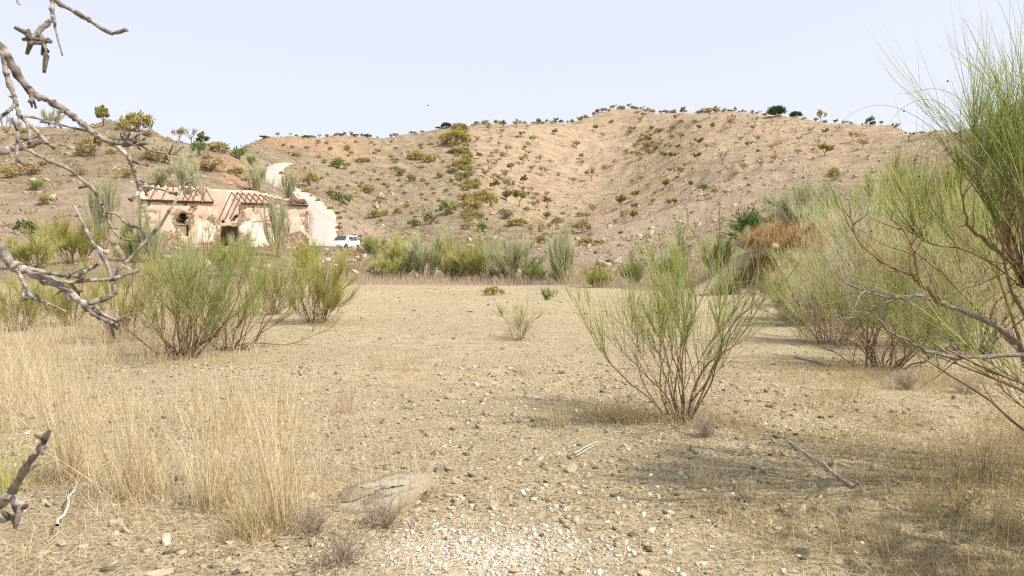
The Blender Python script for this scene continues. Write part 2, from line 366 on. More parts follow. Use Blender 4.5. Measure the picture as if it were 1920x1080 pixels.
def _table():
    azs, Z = [], []
    for px in sorted(COLS):
        pts = [P(px, py, d) for py, d in COLS[px]]
        r = [math.hypot(p[0], p[1]) for p in pts]; z = [p[2] for p in pts]
        cz = math.cos(math.atan((px - 960) / F))
        r = [0.1, r[0] * 0.8] + r; z = [0, 0] + z
        rl, zl = r[-1], z[-1]
        r += [rl * 1.06, rl * 1.3, rl * 2.0, 1500]; z += [zl - 1.5, zl - 14, zl * 0.35, 0]
        zz = np.interp(np.log(RG), np.log(r), z)
        for _ in range(6): zz[1:-1] = 0.25 * zz[:-2] + 0.5 * zz[1:-1] + 0.25 * zz[2:]
        azs.append(math.atan((px - 960) / F)); Z.append(zz)
    azs = np.array(azs); Z = np.array(Z)
    AG = np.linspace(azs[0], azs[-1], 420)
    T = np.stack([np.interp(AG, azs, Z[:, k]) for k in range(len(RG))], 1)
    for _ in range(14): T[1:-1] = 0.25 * T[:-2] + 0.5 * T[1:-1] + 0.25 * T[2:]
    far = sstep(70, 140, RG)[None]; S = T.copy()
    for _ in range(60): S[1:-1] = 0.25 * S[:-2] + 0.5 * S[1:-1] + 0.25 * S[2:]
    return AG, T * (1 - far) + S * far
AG, TAB = _table()
LR0, LR1 = math.log(RG[0]), math.log(RG[-1])

# ruined house frame : left front corner, direction along the front, direction to the back
HL = P(265, 466, 60.0); HR = P(580, 466, 66.5)
HU = np.array([HR[0] - HL[0], HR[1] - HL[1]]); HW = float(np.hypot(*HU)); HU /= HW
HV = np.array([-HU[1], HU[0]]); HZ = 2.15
CARP = P(646, 469.5, 83.0)
ROAD = np.array([P(596, 463, 78.0), P(600, 447, 83.5), P(603, 430, 88), P(603, 402, 95), P(578, 374, 107), P(548, 357, 114), P(524, 347, 118), P(510, 332, 123), P(511, 315, 129), P(530, 306, 134)])

def base_h(x, y):
    az = np.arctan2(x, y); r = np.hypot(x, y)
    a = np.clip((az - AG[0]) / (AG[-1] - AG[0]), 0, 1) * (len(AG) - 1)
    l = np.clip((np.log(np.maximum(r, 0.5)) - LR0) / (LR1 - LR0), 0, 0.99999) * (len(RG) - 1)
    i = np.minimum(a.astype(int), len(AG) - 2); j = np.minimum(l.astype(int), len(RG) - 2)
    fa = a - i; fl = l - j
    z = (TAB[i, j] * (1 - fa) + TAB[i + 1, j] * fa) * (1 - fl) + (TAB[i, j + 1] * (1 - fa) + TAB[i + 1, j + 1] * fa) * fl
    out = sstep(0.9, 2.2, np.abs(az))
    return z * (1 - 0.7 * out)

def road_near(x, y):
    best = np.full(x.shape, 1e9); zz = np.zeros(x.shape)
    for k in range(len(ROAD) - 1):
        a, b = ROAD[k], ROAD[k + 1]; dx, dy = b[0] - a[0], b[1] - a[1]; L = dx * dx + dy * dy
        t = np.clip(((x - a[0]) * dx + (y - a[1]) * dy) / L, 0, 1)
        d = np.hypot(x - a[0] - t * dx, y - a[1] - t * dy); w = d < best
        best = np.where(w, d, best); zz = np.where(w, a[2] + t * (b[2] - a[2]), zz)
    return best, zz

def H(x, y):
    x = np.asarray(x, float); y = np.asarray(y, float)
    r = np.hypot(x, y); z = base_h(x, y)
    far = sstep(48, 120, r); mid = sstep(34, 70, r)
    z = z + fbm(x / 26, y / 26, 3, 4) * 1.3 * far + fbm(x / 7, y / 7, 11, 4) * 0.75 * mid
    rid = 1 - np.abs(fbm((x + 0.5 * y) / 11, (y - 0.5 * x) / 30, 29, 3))
    z = z + (rid - 0.75) * 1.9 * far
    rid2 = 1 - np.abs(fbm((x - 0.35 * y) / 4.2, (y + 0.35 * x) / 16, 31, 3))
    z = z + (rid2 - 0.75) * 0.9 * sstep(85, 130, r)
    near = 1 - mid
    z = z + near * (fbm(x / 3.5, y / 3.5, 41, 3) * 0.07 * sstep(2, 8, r) + fbm(x / 0.5, y / 0.5, 43, 3) * 0.018)
    hx = (x - HL[0]) * HU[0] + (y - HL[1]) * HU[1]; hy = (x - HL[0]) * HV[0] + (y - HL[1]) * HV[1]
    hd = np.maximum(np.maximum(-hx, hx - HW), np.maximum(-hy, hy - 8.5))
    w = 1 - sstep(0.8, 4.0, hd); z = z * (1 - w) + HZ * w
    rd, rz = road_near(x, y); w = 1 - sstep(2.5, 4.6, rd); z = z * (1 - w) + (rz - 0.12) * w
    w = 1 - sstep(2.6, 5.5, np.hypot(x - CARP[0], y - CARP[1])); z = z * (1 - w) + CARP[2] * w
    return z

def Hs(x, y): return float(H(np.array([x]), np.array([y]))[0])

def ground_at(px, py, d0=2.0, d1=420.0):
    """first point of the ground along the sight line through a photo pixel"""
    e = P(px, py, 1.0) - np.array([0, 0, CAMZ])
    d = np.exp(np.linspace(math.log(d0), math.log(d1), 900))
    gap = CAMZ + e[2] * d - H(e[0] * d, d)
    k = np.argmax(gap < 0)
    if gap[k] >= 0: k = int(np.argmin(gap)); dd = d[k]
    else:
        a, b = (d[k - 1], d[k]) if k else (d[0], d[0]); ga, gb = gap[max(k - 1, 0)], gap[k]
        dd = a + (b - a) * (ga / (ga - gb) if ga != gb else 0)
    x, y = e[0] * dd, dd
    return np.array([x, y, Hs(x, y)])

def skyline(px):
    """ground point on the visible crest of a photo column"""
    e = (px - 960) / F; d = np.linspace(60, 420, 500)
    z = H(e * d, d); k = int(np.argmax((z - CAMZ) / d))
    return np.array([e * d[k], d[k], z[k]])

def build_terrain():
    fine = np.radians(np.arange(-39, 39.01, 0.17))
    coarse = np.radians(np.concatenate([np.arange(45, 180, 8), np.arange(-180, -41, 8)]))
    az = np.concatenate([fine, coarse]); az = np.unique(np.round(np.mod(az + math.pi, 2 * math.pi) - math.pi, 6)); A = len(az)
    r = np.concatenate([np.exp(np.linspace(math.log(1.0), math.log(330), 440)), [350, 380, 420, 480, 560, 700, 1000, 1600]])
    a2, r2 = np.meshgrid(az, r)
    x = r2 * np.sin(a2); y = r2 * np.cos(a2); z = H(x.ravel(), y.ravel()).reshape(x.shape)
    V = np.stack([x, y, z], -1).reshape(-1, 3)
    idx = np.arange(len(V)).reshape(len(r), A); nx = np.roll(idx, -1, 1)
    q = np.stack([idx[:-1], idx[1:], nx[1:], nx[:-1]], -1).reshape(-1, 4)[:, ::-1]
    V = np.vstack([V, [[0, 0, Hs(0, 0)]]]); c = len(V) - 1
    t = np.stack([idx[0], nx[0], np.full(A, c)], -1)[:, ::-1]
    mb = MB(); mb.add(V, q=q, t=t)
    o = mb.build('ground', M['terrain'], smooth=True); tag(o, kind='structure')
    X, Y, Zv = V[:, 0], V[:, 1], V[:, 2]; R = np.hypot(X, Y)
    px = 960 + F * X / np.maximum(Y, 1e-3); py = 540 - F * ((Zv - CAMZ) * _c / np.maximum(Y, .1) - _s) 
    nz = fbm(X / 14, Y / 14, 77, 4)
    flat = 1 - sstep(38, 52, R + nz * 6)
    edge = 873 + (py - 230) * 0.16 + nz * 4
    fieldm = sstep(0, 10, px - edge) * sstep(95, 120, R) * (1 - 0.0)
    pinkm = sstep(1085, 1150, px + nz * 30) * (1 - sstep(1420, 1560, px)) * sstep(46, 58, R) * (1 - sstep(120, 165, R + nz * 20))
    pinkm = np.maximum(pinkm, 0.75 * sstep(44, 60, R) * (1 - sstep(85, 110, R)) * (px < 280))
    pinkm = np.maximum(pinkm, 0.8 * sstep(600, 640, px) * (1 - sstep(690, 760, px)) * sstep(84, 90, R) * (1 - sstep(108, 122, R)))
    pinkm = np.maximum(pinkm, 0.7 * sstep(960, 1020, px) * (1 - sstep(1120, 1200, px)) * sstep(44, 50, R) * (1 - sstep(80, 110, R)))
    red = sstep(470, 520, px) * (1 - sstep(600, 760, px)) * sstep(175, 200, R) * (0.5 + 0.5 * nz)
    red = np.maximum(red, 0.7 * sstep(60, 90, px) * (1 - sstep(150, 170, px)) * sstep(64, 68, R) * (1 - sstep(74, 78, R)))
    red = np.maximum(red, 0.6 * sstep(400, 430, px) * (1 - sstep(470, 500, px)) * sstep(100, 108, R) * (1 - sstep(122, 132, R)))
    ca = o.data.attributes.new('soil', 'FLOAT_COLOR', 'POINT')
    ca.data.foreach_set('color', np.clip(np.stack([flat, fieldm, pinkm, np.ones_like(flat)], -1), 0, 1).astype(np.float32).ravel())
    ra = o.data.attributes.new('red', 'FLOAT', 'POINT'); ra.data.foreach_set('value', np.clip(red, 0, 1).astype(np.float32))
    ch = np.exp(-(((X + .12) / .62) ** 2 + ((Y - 3.9) / .36) ** 2)) * np.clip(.75 + .9 * fbm(X * 4, Y * 4, 88, 3), 0, 1) * (Y > 0)
    c3 = o.data.attributes.new('chalk', 'FLOAT', 'POINT'); c3.data.foreach_set('value', np.clip(ch, 0, 1).astype(np.float32))
    return o
ground = build_terrain()

# concrete track climbing behind the house, with worn edges
def build_road():
    mb = MB(); n = 220
    s = np.linspace(0, len(ROAD) - 1, n); k = np.minimum(s.astype(int), len(ROAD) - 2); f = (s - k)[:, None]
    c = ROAD[k] * (1 - f) + ROAD[k + 1] * f
    for _ in range(50): c[1:-1] = 0.25 * c[:-2] + 0.5 * c[1:-1] + 0.25 * c[2:]
    t = unit(np.gradient(c[:, :2], axis=0)); nrm = np.stack([t[:, 1], -t[:, 0]], 1)
    wr = 1.75 + 0.4 * fbm(s * 6, s * 0, 5, 4); wl = 1.7 + 0.35 * fbm(s * 6, s * 0 + 9, 8, 4)
    off = np.stack([-wl, -wl, -wl * 0.4, wr * 0.4, wr, wr], 1)
    dz = np.array([-0.25, 0.0, 0.05, 0.05, 0.0, -0.25])
    V = np.zeros((n, 6, 3)); V[:, :, :2] = c[:, None, :2] + nrm[:, None] * off[:, :, None]
    V[:, :, 2] = c[:, None, 2] + dz[None] + 0.03
    idx = np.arange(n * 6).reshape(n, 6)
    q = np.stack([idx[:-1, :-1], idx[:-1, 1:], idx[1:, 1:], idx[1:, :-1]], -1).reshape(-1, 4)
    mb.add(V, q=q); tag(mb.build('road', M['concrete'], smooth=False), kind='structure')
build_road()

# undercut earth bank at the right end of the flat
def build_bank():
    prof = np.array([(0.0, -0.3), (0.25, 0.15), (0.5, 0.5), (0.8, 0.8), (1.05, 1.1), (1.0, 1.35), (0.6, 1.55), (0.2, 1.7), (0.0, 1.85), (0.2, 2.05), (0.9, 2.15), (1.8, 2.0), (3.2, 1.4)])
    n = 60; s = np.linspace(-1.7, 1.7, n)
    c = P(1448, 560, 29.2); mb = MB(); V = np.zeros((n, len(prof), 3)); a_ = np.abs(s) / 1.7
    env = np.clip(1 - a_ ** 2.2 * .95, 0.03, 1) * (1 + .22 * fbm(s / .8, s * 0, 90, 3))
    for j, (dy, z) in enumerate(prof):
        jj = np.full(n, j * 0.55)
        V[:, j, 0] = c[0] + s + 0.25 * fbm(s / 0.4, jj * 2, 93, 3)
        V[:, j, 1] = c[1] + dy * (1.3 - a_) + 0.5 * fbm(s / 0.7, jj * 1.3, 91, 4) + 0.3 * fbm(s / .2, jj * 3, 97, 2) + .8 * a_ ** 3
        V[:, j, 2] = z * (env if z > 0 else 1) + 0.16 * fbm(s / 0.3, jj * 2, 95, 3)
    idx = np.arange(n * len(prof)).reshape(n, len(prof))
    q = np.stack([idx[:-1, :-1], idx[1:, :-1], idx[1:, 1:], idx[:-1, 1:]], -1).reshape(-1, 4)
    mb.add(V, q=q, tint=np.clip(0.35 + 0.4 * rng.random(n * len(prof)), 0, 1))
    m = tint_mat('bank_earth', [(0, (0.12, 0.08, 0.05)), (0.5, (0.28, 0.20, 0.14)), (1, (0.46, 0.36, 0.27))], nscale=3.5, bump=0.9, bscale=9)
    tag(mb.build('earth_bank', m), kind='structure')
build_bank()

# ------------------------------------------------------------------ ruined house
def build_house():
    root = empty('ruined_farmhouse', (HL[0], HL[1], HZ), math.atan2(HU[1], HU[0]))
    tag(root, 'roofless peach plastered ruin with bare rafters beside the pale track', 'ruin')
    def grid_wall(name, W, Hh, solid, kind, thick, place, cell=0.13, parent=root, seed=1):
        nx, nz = int(W / cell), int(Hh / cell)
        xs = np.linspace(0, W, nx + 1); zs = np.linspace(-0.35, Hh, nz + 1)
        gx, gz = np.meshgrid(xs, zs, indexing='ij')
        jx = gx + 0.045 * fbm(gx * 5, gz * 5, seed, 2); jz = gz + 0.045 * fbm(gx * 5, gz * 5, seed + 3, 2)
        jx[0] = 0; jx[-1] = W
        cx = 0.5 * (xs[:-1] + xs[1:]); cz = 0.5 * (zs[:-1] + zs[1:])
        S = solid(*np.meshgrid(cx, cz, indexing='ij'))
        k = kind(gx, gz)
        rough = fbm(gx * 4.5, gz * 4.5, seed + 5, 3)
        d = np.where(k < 0.25, 0.055 + 0.09 * rough, 0.012 * rough)
        front = np.stack([jx, d, jz], -1); back = np.stack([jx, thick - 0.05 * rough, jz], -1)
        V = np.concatenate([front.reshape(-1, 3), back.reshape(-1, 3)])
        n = (nx + 1) * (nz + 1); id_ = np.arange(n).reshape(nx + 1, nz + 1); q = []
        for i in range(nx):
            for j in range(nz):
                if not S[i, j]: continue
                a, b, c, e = id_[i, j], id_[i + 1, j], id_[i + 1, j + 1], id_[i, j + 1]
                q.append((a, b, c, e)); q.append((b + n, a + n, e + n, c + n))
                if i == 0 or not S[i - 1, j]: q.append((a, e, e + n, a + n))
                if i == nx - 1 or not S[i + 1, j]: q.append((b, b + n, c + n, c))
                if j == nz - 1 or not S[i, j + 1]: q.append((e, c, c + n, e + n))
                if j == 0 or not S[i, j - 1]: q.append((a, a + n, b + n, b))
        mb = MB(); mb.add(V, q=q, tint=np.concatenate([k.ravel(), np.full(n, 0.45)]))
        o = mb.build(name, M['wall'], parent)
        o.location = place[0]; o.rotation_euler = (0, 0, place[1]); return o
    EAVE = 3.95
    def rag(x, z, s, a=0.30): return a * fbm(x * 3.2, z * 3.2, s, 3)
    def front_solid(x, z):
        r = rag(x, z, 21)
        s = z < EAVE
        gap = 5.62 + 0.18 * np.sin(z * 5); g2 = 7.62
        vdip = 2.35 + 0.9 * ((x - 6.55) / 1.05) ** 4 + r
        s &= ~((x > gap + r * 0.5) & (x < g2 + r * 0.7) & (z > vdip))
        s &= ~((x > 5.98 + r * 0.4) & (x < 7.42 + r * 0.4) & (z < 1.95 + r * 0.4))          # doorway
        s &= ~((x > 2.72 + r * 0.3) & (x < 3.55 + r * 0.3) & (z > 1.1 + r * 0.3) & (z < 2.0))  # window
        s &= ~(((x - 3.08) / 0.62) ** 2 + ((z - 2.5) / 0.46) ** 2 < .85 + r * 5.5)              # broken hole above it
        return s
    def front_kind(x, z):
        r = fbm(x * 1.5, z * 1.5, 31, 4)
        k = np.full(x.shape, 0.5)
        k[(z < 1.0 + 0.9 * r + 0.3 * np.sin(x * 1.1))] = 0.0
        # broken render around the openings and cracks
        for (cx, cz, rx, rz) in ((3.1, 2.3, 1.0, 1.0), (5.6, 2.4, 0.8, 0.45), (7.7, 2.7, 0.35, 0.8), (8.1, 1.1, 0.9, 0.45), (13.2, 2.4, 0.25, 0.9), (11.2, 3.0, 0.5, 0.3), (12.4, 1.0, 0.8, 0.6)):
            k[((x - cx) / rx) ** 2 + ((z - cz) / rz) ** 2 < 0.8 + 0.9 * r] = 0.0
        for (cx, cz, rx, rz) in ((4.85, 1.5, 0.72, 0.85), (8.75, 1.75, 1.15, 0.85), (9.6, 0.9, 0.7, 0.7), (9.0, 0.5, 0.5, 0.3)):
            k[((x - cx) / rx) ** 2 + ((z - cz) / rz) ** 2 < 1.0 + 0.7 * r] = 1.0
        k[(np.abs(z - 2.45 + 0.1 * np.sin(x * 3)) < 0.07 + 0.05 * r) & (x > 7.7) & (x < 11)] = 0.0
        k[fbm(x * 3.1, z * 3.1, 37, 3) > 0.40] = 0.0; k[(fbm(x * 1.1, z * 2.3, 39, 4) > 0.33) & (k == 0.5)] = 0.2
        return k
    grid_wall('front_wall', HW, EAVE, front_solid, front_kind, 0.55, ((0, 0, 0), 0), seed=2)
    RIDGE = 5.55
    def spine_solid(x, z):
        r = rag(x, z, 51)
        top = RIDGE - 0.02 * x + 0.10 * np.sign(np.sin(x * 12)) * (x < 5.5) + r * 0.35 - 0.5 * sstep(9.3, 13, x)
        s = z < top
        for u in np.arange(0.45, 5.6, 0.46): s &= ~((np.abs(x - u) < 0.07) & (z > RIDGE - 0.5) & (z < RIDGE - 0.02))
        s &= ~((x > 3.55) & (x < 4.25) & (z > RIDGE - 0.62 + r) & (z < RIDGE - 0.12))
        s &= ~((x > 3.0) & (x < 3.8) & (z < 2.0) & (z > 0.9))
        return s
    def spine_kind(x, z):
        k = np.full(x.shape, 0.5); r = fbm(x * 1.2, z * 0.5, 61, 4)
        k[(r > 0.36)] = 0.12; k[(r < -0.34) & (x > 5)] = 0.8
        return k
    grid_wall('spine_wall', HW, RIDGE + 0.15, spine_solid, spine_kind, 0.5, ((0, 4.3, 0), 0), cell=0.14, seed=9)
    pk = lambda x, z: np.where(fbm(x * 1.5, z * 1.5, 71, 3) > 0.1, 0.5, 0.0)
    slope = lambda x, z: z < 3.9 + x * 0.36 + rag(x, z, 73) * 0.6
    # gable ends: local x runs from the front to the back
    grid_wall('gable_wall', 4.2, 5.6, slope, pk, 0.45, ((0.45, 0.1, 0), math.pi / 2), seed=13)
    grid_wall('gable_wall', 4.2, 5.6, lambda x, z: slope(x, z) & ~((x > 0.4) & (x < 1.3) & (z > 4.15) & (z < 4.6)), pk, 0.45, ((HW - 0.002, 0.1, 0), math.pi / 2), seed=15)
    grid_wall('cross_wall', 4.0, 3.2, lambda x, z: z < 2.6 + rag(x, z, 75), pk, 0.4, ((5.5, 0.4, 0), math.pi / 2), seed=17)
    grid_wall('rear_wall', HW, 2.6, lambda x, z: z < 1.8 + 1.2 * fbm(x * 0.7, z * 0, 79, 3), pk, 0.5, ((0, 8.2, 0), 0), cell=0.2, seed=19)
    for u0, u1, w0 in ((0.46, 5.35, 2.98), (5.92, 7.6, 2.42), (7.75, HW - .46, 2.98)):
        mb = MB(); box(mb, u0, u1, 0.62, 4.25, w0, w0 + .14); mb.build('shading_floor', M['old_wood'], root)  # unseen timber decks, added to keep window and doorway dark inside
    # timber : rafters, lintels, eaves
    def beam(name, a, b, r, mat, K=6, jit=0.02):
        a = np.array(a, float); b = np.array(b, float); t = np.linspace(0, 1, 5)[:, None]
        p = a + (b - a) * t; p[1:-1] += rng.normal(0, jit, (3, 3))
        mb = MB(); tubes(mb, p[None], np.full((1, 5), r), K, cap=True); mb.build(name, mat, root)
    for u in np.arange(7.55, 13.0, 0.5):
        beam('rafter', (u + rng.normal(0, .03), 4.25, RIDGE - 0.22 - 0.02 * u - 0.5 * float(sstep(9.3, 13, u))), (u + rng.normal(0, .04), -0.12, EAVE + 0.12), 0.065, M['old_wood'])
    for u, f in ((3.5, 1), (3.95, 1), (4.75, 1.0), (5.45, 1), (4.4, 0.6), (0.5, 0.35), (1.4, 0.3), (2.3, 0.25)):
        top = np.array((u, 4.25, RIDGE - 0.25)); bot = np.array((u, -0.12, EAVE + 0.12))
        beam('rafter', top, top + (bot - top) * f, 0.06, M['old_wood'])
    beam('lintel', (2.45, 0.25, 2.06), (3.85, 0.25, 2.06), 0.085, M['old_wood'])
    beam('lintel', (5.75, 0.25, 2.05), (7.65, 0.25, 2.02), 0.09, M['old_wood'])
    beam('fallen_beam', (2.7, 0.35, 2.62), (3.6, 0.9, 2.35), 0.06, M['old_wood'])
    beam('wall_plate', (7.7, 0.28, EAVE + 0.06), (HW - 0.1, 0.28, EAVE + 0.02), 0.07, M['old_wood'])
    def eave(u0, u1):
        n = max(2, int((u1 - u0) / 0.27)); mb = MB()
        for k in range(n):
            a = u0 + (u1 - u0) * k / n; b = u0 + (u1 - u0) * (k + 1) / n - 0.012
            box(mb, a, b, -0.24 + rng.normal(0, .025), 0.3, EAVE + 0.003, EAVE + 0.085 + rng.normal(0, .012))
        mb.build('eave_course', M['eave'], root)
        mb = MB(); box(mb, u0 + 0.05, u1 - 0.05, -0.12, -0.003, EAVE - 0.10, EAVE + 0.001); mb.build('eave_ledge', M['tile'], root)
    eave(0.02, 5.55); eave(7.7, 10.3); eave(11.2, HW - 0.03)
    # last patch of roof on the far corner: battens with a few barrel tiles left
    Mr = Matrix.Translation((0, 0, 0))
    mb = MB(); 
    v = np.array([(12.1, 0.05, EAVE + 0.16), (HW, 0.05, EAVE + 0.16), (HW, 1.5, EAVE + 0.62), (12.35, 1.1, EAVE + 0.50)]); v2 = v + (0, 0, 0.06)
    mb.add(np.vstack([v, v2]), q=[[0, 3, 2, 1], [4, 5, 6, 7], [0, 1, 5, 4], [1, 2, 6, 5], [2, 3, 7, 6], [3, 0, 4, 7]]); mb.build('roof_patch', M['eave'], root)
    for u in np.arange(12.2, HW - 0.05, 0.2):
        for r_ in range(3):
            if rng.random() < 0.25: continue
            y0 = -0.1 + r_ * 0.38; a = np.linspace(0, math.pi, 6); p = []
            for yy, rr in ((y0, 0.085), (y0 + 0.44, 0.07)):
                zz = EAVE + 0.235 + (yy + 0.1) * 0.31
                p.append(np.stack([u + rr * np.cos(a), np.full(6, yy), zz + rr * np.sin(a)], 1))
            mb = MB(); V = np.concatenate(p); mb.add(V, q=[[i, i + 1, i + 7, i + 6] for i in range(5)]); mb.build('roof_tile', M['tile'], root)
    # fallen stones at the foot of the wall
    for (cx, cy, nst, sp) in ((8.0, -0.5, 40, 0.9), (5.4, -0.5, 26, 0.6), (12.2, -0.5, 26, 0.8), (3.1, -0.4, 20, 0.6)):
        mb = MB()
        for _ in range(nst):
            s = rng.uniform(0.07, 0.2); x = cx + rng.normal(0, sp); y = cy - abs(rng.normal(0, 0.45)); z = rng.uniform(0, 0.35) * math.exp(-abs(x - cx))
            R = Matrix.Translation((x, y, z)) @ Matrix.Rotation(rng.uniform(0, 6), 4, 'Z') @ Matrix.Rotation(rng.normal(0, .5), 4, 'X')
            box(mb, -s, s, -s * .7, s * .7, -s * .4, s * .4, tint=rng.choice([0.0, 0.0, 0.1, 0.5, 1.0]), M=R)
        o = mb.build('rubble_heap', M['wall'], root); tag(o, kind='stuff')
build_house()

# ------------------------------------------------------------------ parked car
def build_car():
    p = CARP.copy(); p[2] = Hs(p[0], p[1])
    root = empty('parked_car', p, math.radians(-104), 1.0)
    tag(root, 'white five-door family car parked below the pale track', 'car')
    # x forward; stations: x, z_bottom, z_belt, half width at belt, z_top, half width at top
    st = [(-2.28, .52, .95, .72, 1.02, .62), (-2.22, .38, 1.02, .84, 1.12, .72), (-2.05, .30, 1.06, .90, 1.52, .64), (-1.75, .26, 1.06, .92, 1.64, .66),
          (-1.0, .24, 1.04, .925, 1.69, .69), (-0.2, .24, 1.01, .925, 1.69, .69), (0.35, .24, .99, .925, 1.63, .67), (0.75, .24, .98, .92, 1.40, .68), (1.15, .24, .97, .91, 1.08, .74),
          (1.35, .25, .95, .90, 1.00, .76), (1.85, .27, .88, .88, .93, .74), (2.2, .32, .78, .80, .82, .66), (2.33, .42, .68, .66, .72, .52)]
    def ring(s):
        x, zb, zl, w, zt, wt = s
        half = [(0, zb), (w * .8, zb), (w * .97, zb + .12), (w, (zb + zl) * .5), (w * .985, zl), (wt, zt - .05), (wt * .85, zt), (0, zt + .015)]
        return [(x, a, b) for a, b in half] + [(x, -a, b) for a, b in half[-2:0:-1]]
    rings = np.array([ring(s) for s in st]); n, k, _ = rings.shape
    idx = np.arange(n * k).reshape(n, k); nx = np.roll(idx, -1, 1)
    q = np.stack([idx[:-1], idx[1:], nx[1:], nx[:-1]], -1).reshape(-1, 4).tolist()
    mb = MB(); mb.add(rings, q=q)
    c0 = np.array([[-2.29, 0, .75]]); c1 = np.array([[2.36, 0, .57]]); mb.add(np.vstack([rings[0], c0]), t=[[i, (i + 1) % k, k] for i in range(k)]); mb.add(np.vstack([rings[-1], c1]), t=[[(i + 1) % k, i, k] for i in range(k)])
    body = mb.build('body', M['car_paint'], root, smooth=True)
    def interp(x):
        xs = [s[0] for s in st]; return [np.interp(x, xs, [s[j] for s in st]) for j in range(1, 6)]
    def side_pt(x, f, sgn, out=0.02):
        zb, zl, w, zt, wt = interp(x); return (x, sgn * ((w * .985) * (1 - f) + wt * f + out), zl + (zt - .05 - zl) * f)
    def glass(name, x0, x1, f0, f1, sgn, xt0=None, xt1=None):
        xs0 = np.linspace(x0, x1, 5); xs1 = np.linspace(x0 if xt0 is None else xt0, x1 if xt1 is None else xt1, 5)
        v = [side_pt(x, f0, sgn) for x in xs0] + [side_pt(x, f1, sgn) for x in xs1]
        mb = MB(); mb.add(v, q=[[i, i + 1, i + 6, i + 5] for i in range(4)]); mb.build(name, M['glass'], root)
    for sg in (1, -1):
        glass('side_window', -0.55, 0.85, 0.10, 0.88, sg, -0.5, 0.3); glass('side_window', -1.45, -0.62, 0.10, 0.88, sg, -1.35, -0.58); glass('side_window', -1.95, -1.52, 0.2, 0.85, sg, -1.75, -1.44)
    def cross(name, xs, zs, ws, mat, off=0.02):
        v = []
        for x, z, w in zip(xs, zs, ws): v += [(x, -w, z), (x, -w * .4, z + .015), (x, w * .4, z + .015), (x, w, z)]
        q = [[4 * j + i, 4 * j + i + 1, 4 * j + i + 5, 4 * j + i + 4] for j in range(len(xs) - 1) for i in range(3)]
        mb = MB(); mb.add(v, q=q); mb.build(name, mat, root)
    cross('windscreen', (1.20, 0.80, 0.42), (1.08, 1.40, 1.63), (.72, .64, .56), M['glass'])
    cross('rear_window', (-2.24, -2.09), (1.12, 1.50), (.66, .56), M['glass'])
    for x in (-1.38, 1.42):
        for sg in (1, -1):
            a = np.linspace(0, 2 * math.pi, 21)[:-1]
            t = MB(); pr = [(.20, -.10), (.31, -.11), (.345, -.07), (.345, .07), (.31, .11), (.20, .10)]
            V = np.array([[(r * math.cos(th), w * sg, r * math.sin(th)) for r, w in pr] for th in a]); id_ = np.arange(120).reshape(20, 6); nn = np.roll(id_, -1, 0)
            t.add(V, q=np.stack([id_[:, :-1], nn[:, :-1], nn[:, 1:], id_[:, 1:]], -1).reshape(-1, 4))
            wheel = t.build('wheel', M['tyre'], root, smooth=True, loc=(x, sg * .86, .345))
            rm = MB(); V = np.array([[(.21 * math.cos(th), .075 * sg, .21 * math.sin(th)) for th in a]]).reshape(-1, 3)
            rm.add(np.vstack([V, [[0, .10 * sg, 0]]]), t=[[i, (i + 1) % 20, 20] for i in range(20)]); rm.build('rim', M['rim'], wheel)
            ar = MB(); th = np.linspace(-0.15, math.pi + .15, 15)
            V = np.array([[(x + r * math.cos(t_), sg * (.925 if r > .4 else .90), .36 + r * math.sin(t_)) for r in (.36, .43)] for t_ in th]); ii = np.arange(30).reshape(15, 2)
            ar.add(V, q=np.stack([ii[:-1, 0], ii[:-1, 1], ii[1:, 1], ii[1:, 0]], -1)); ar.build('wheel_arch', M['trim'], root)
    for sg in (1, -1):
        mb = MB(); mb.add([(2.27, sg * .40, .70), (2.10, sg * .79, .74), (1.98, sg * .84, .86), (2.16, sg * .52, .83)], q=[[0, 1, 2, 3]]); mb.build('headlight', M['lamp'], root)
        mb = MB(); box(mb, 0.72, 0.94, sg * .94 - .0, sg * 1.10, 1.0, 1.16); mb.build('wing_mirror', M['car_paint'], root)
        mb = MB(); box(mb, -2.25, -2.12, sg * .78 - .06, sg * .78 + .06, .9, 1.2); mb.build('tail_light', M['tile'], root)
        mb = MB(); box(mb, -.9, .9, sg * .925 - .01, sg * .925 + .02, .25, .36); mb.build('sill_trim', M['trim'], root)
        mb = MB(); box(mb, -1.6, .1, sg * .6 - .02, sg * .6 + .02, 1.70, 1.745); mb.build('roof_rail', M['trim'], root)
    mb = MB(); box(mb, 2.30, 2.365, -.42, .42, .40, .54); mb.build('grille', M['trim'], root)
    mb = MB(); box(mb, 2.366, 2.385, -.26, .26, .52, .63); mb.build('number_plate', M['car_paint'], root)
build_car()

# ------------------------------------------------------------------ plants : generators
def rnd_dirs(r, n): return unit(r.normal(size=(n, 3)))

def curve_from(r, start, d0, L, N, up=0.0, wob=0.08):
    """bent polylines: start (M,3), unit dir (M,3), length (M,)"""
    Mn = len(start); pts = np.zeros((Mn, N, 3)); pts[:, 0] = start; d = d0.copy()
    for k in range(1, N):
        d = d + r.normal(0, wob, (Mn, 3)); d[:, 2] += up if np.ndim(up) == 0 else up[:, 0]
        d = unit(d); pts[:, k] = pts[:, k - 1] + d * (L / (N - 1))[:, None]
    return pts

def along(pts, f):
    Mn, N, _ = pts.shape; s = f * (N - 1); k = np.minimum(s.astype(int), N - 2); t = (s - k)[:, None]; i = np.arange(Mn)
    p = pts[i, k] * (1 - t) + pts[i, k + 1] * t; d = unit(pts[i, k + 1] - pts[i, k]); return p, d

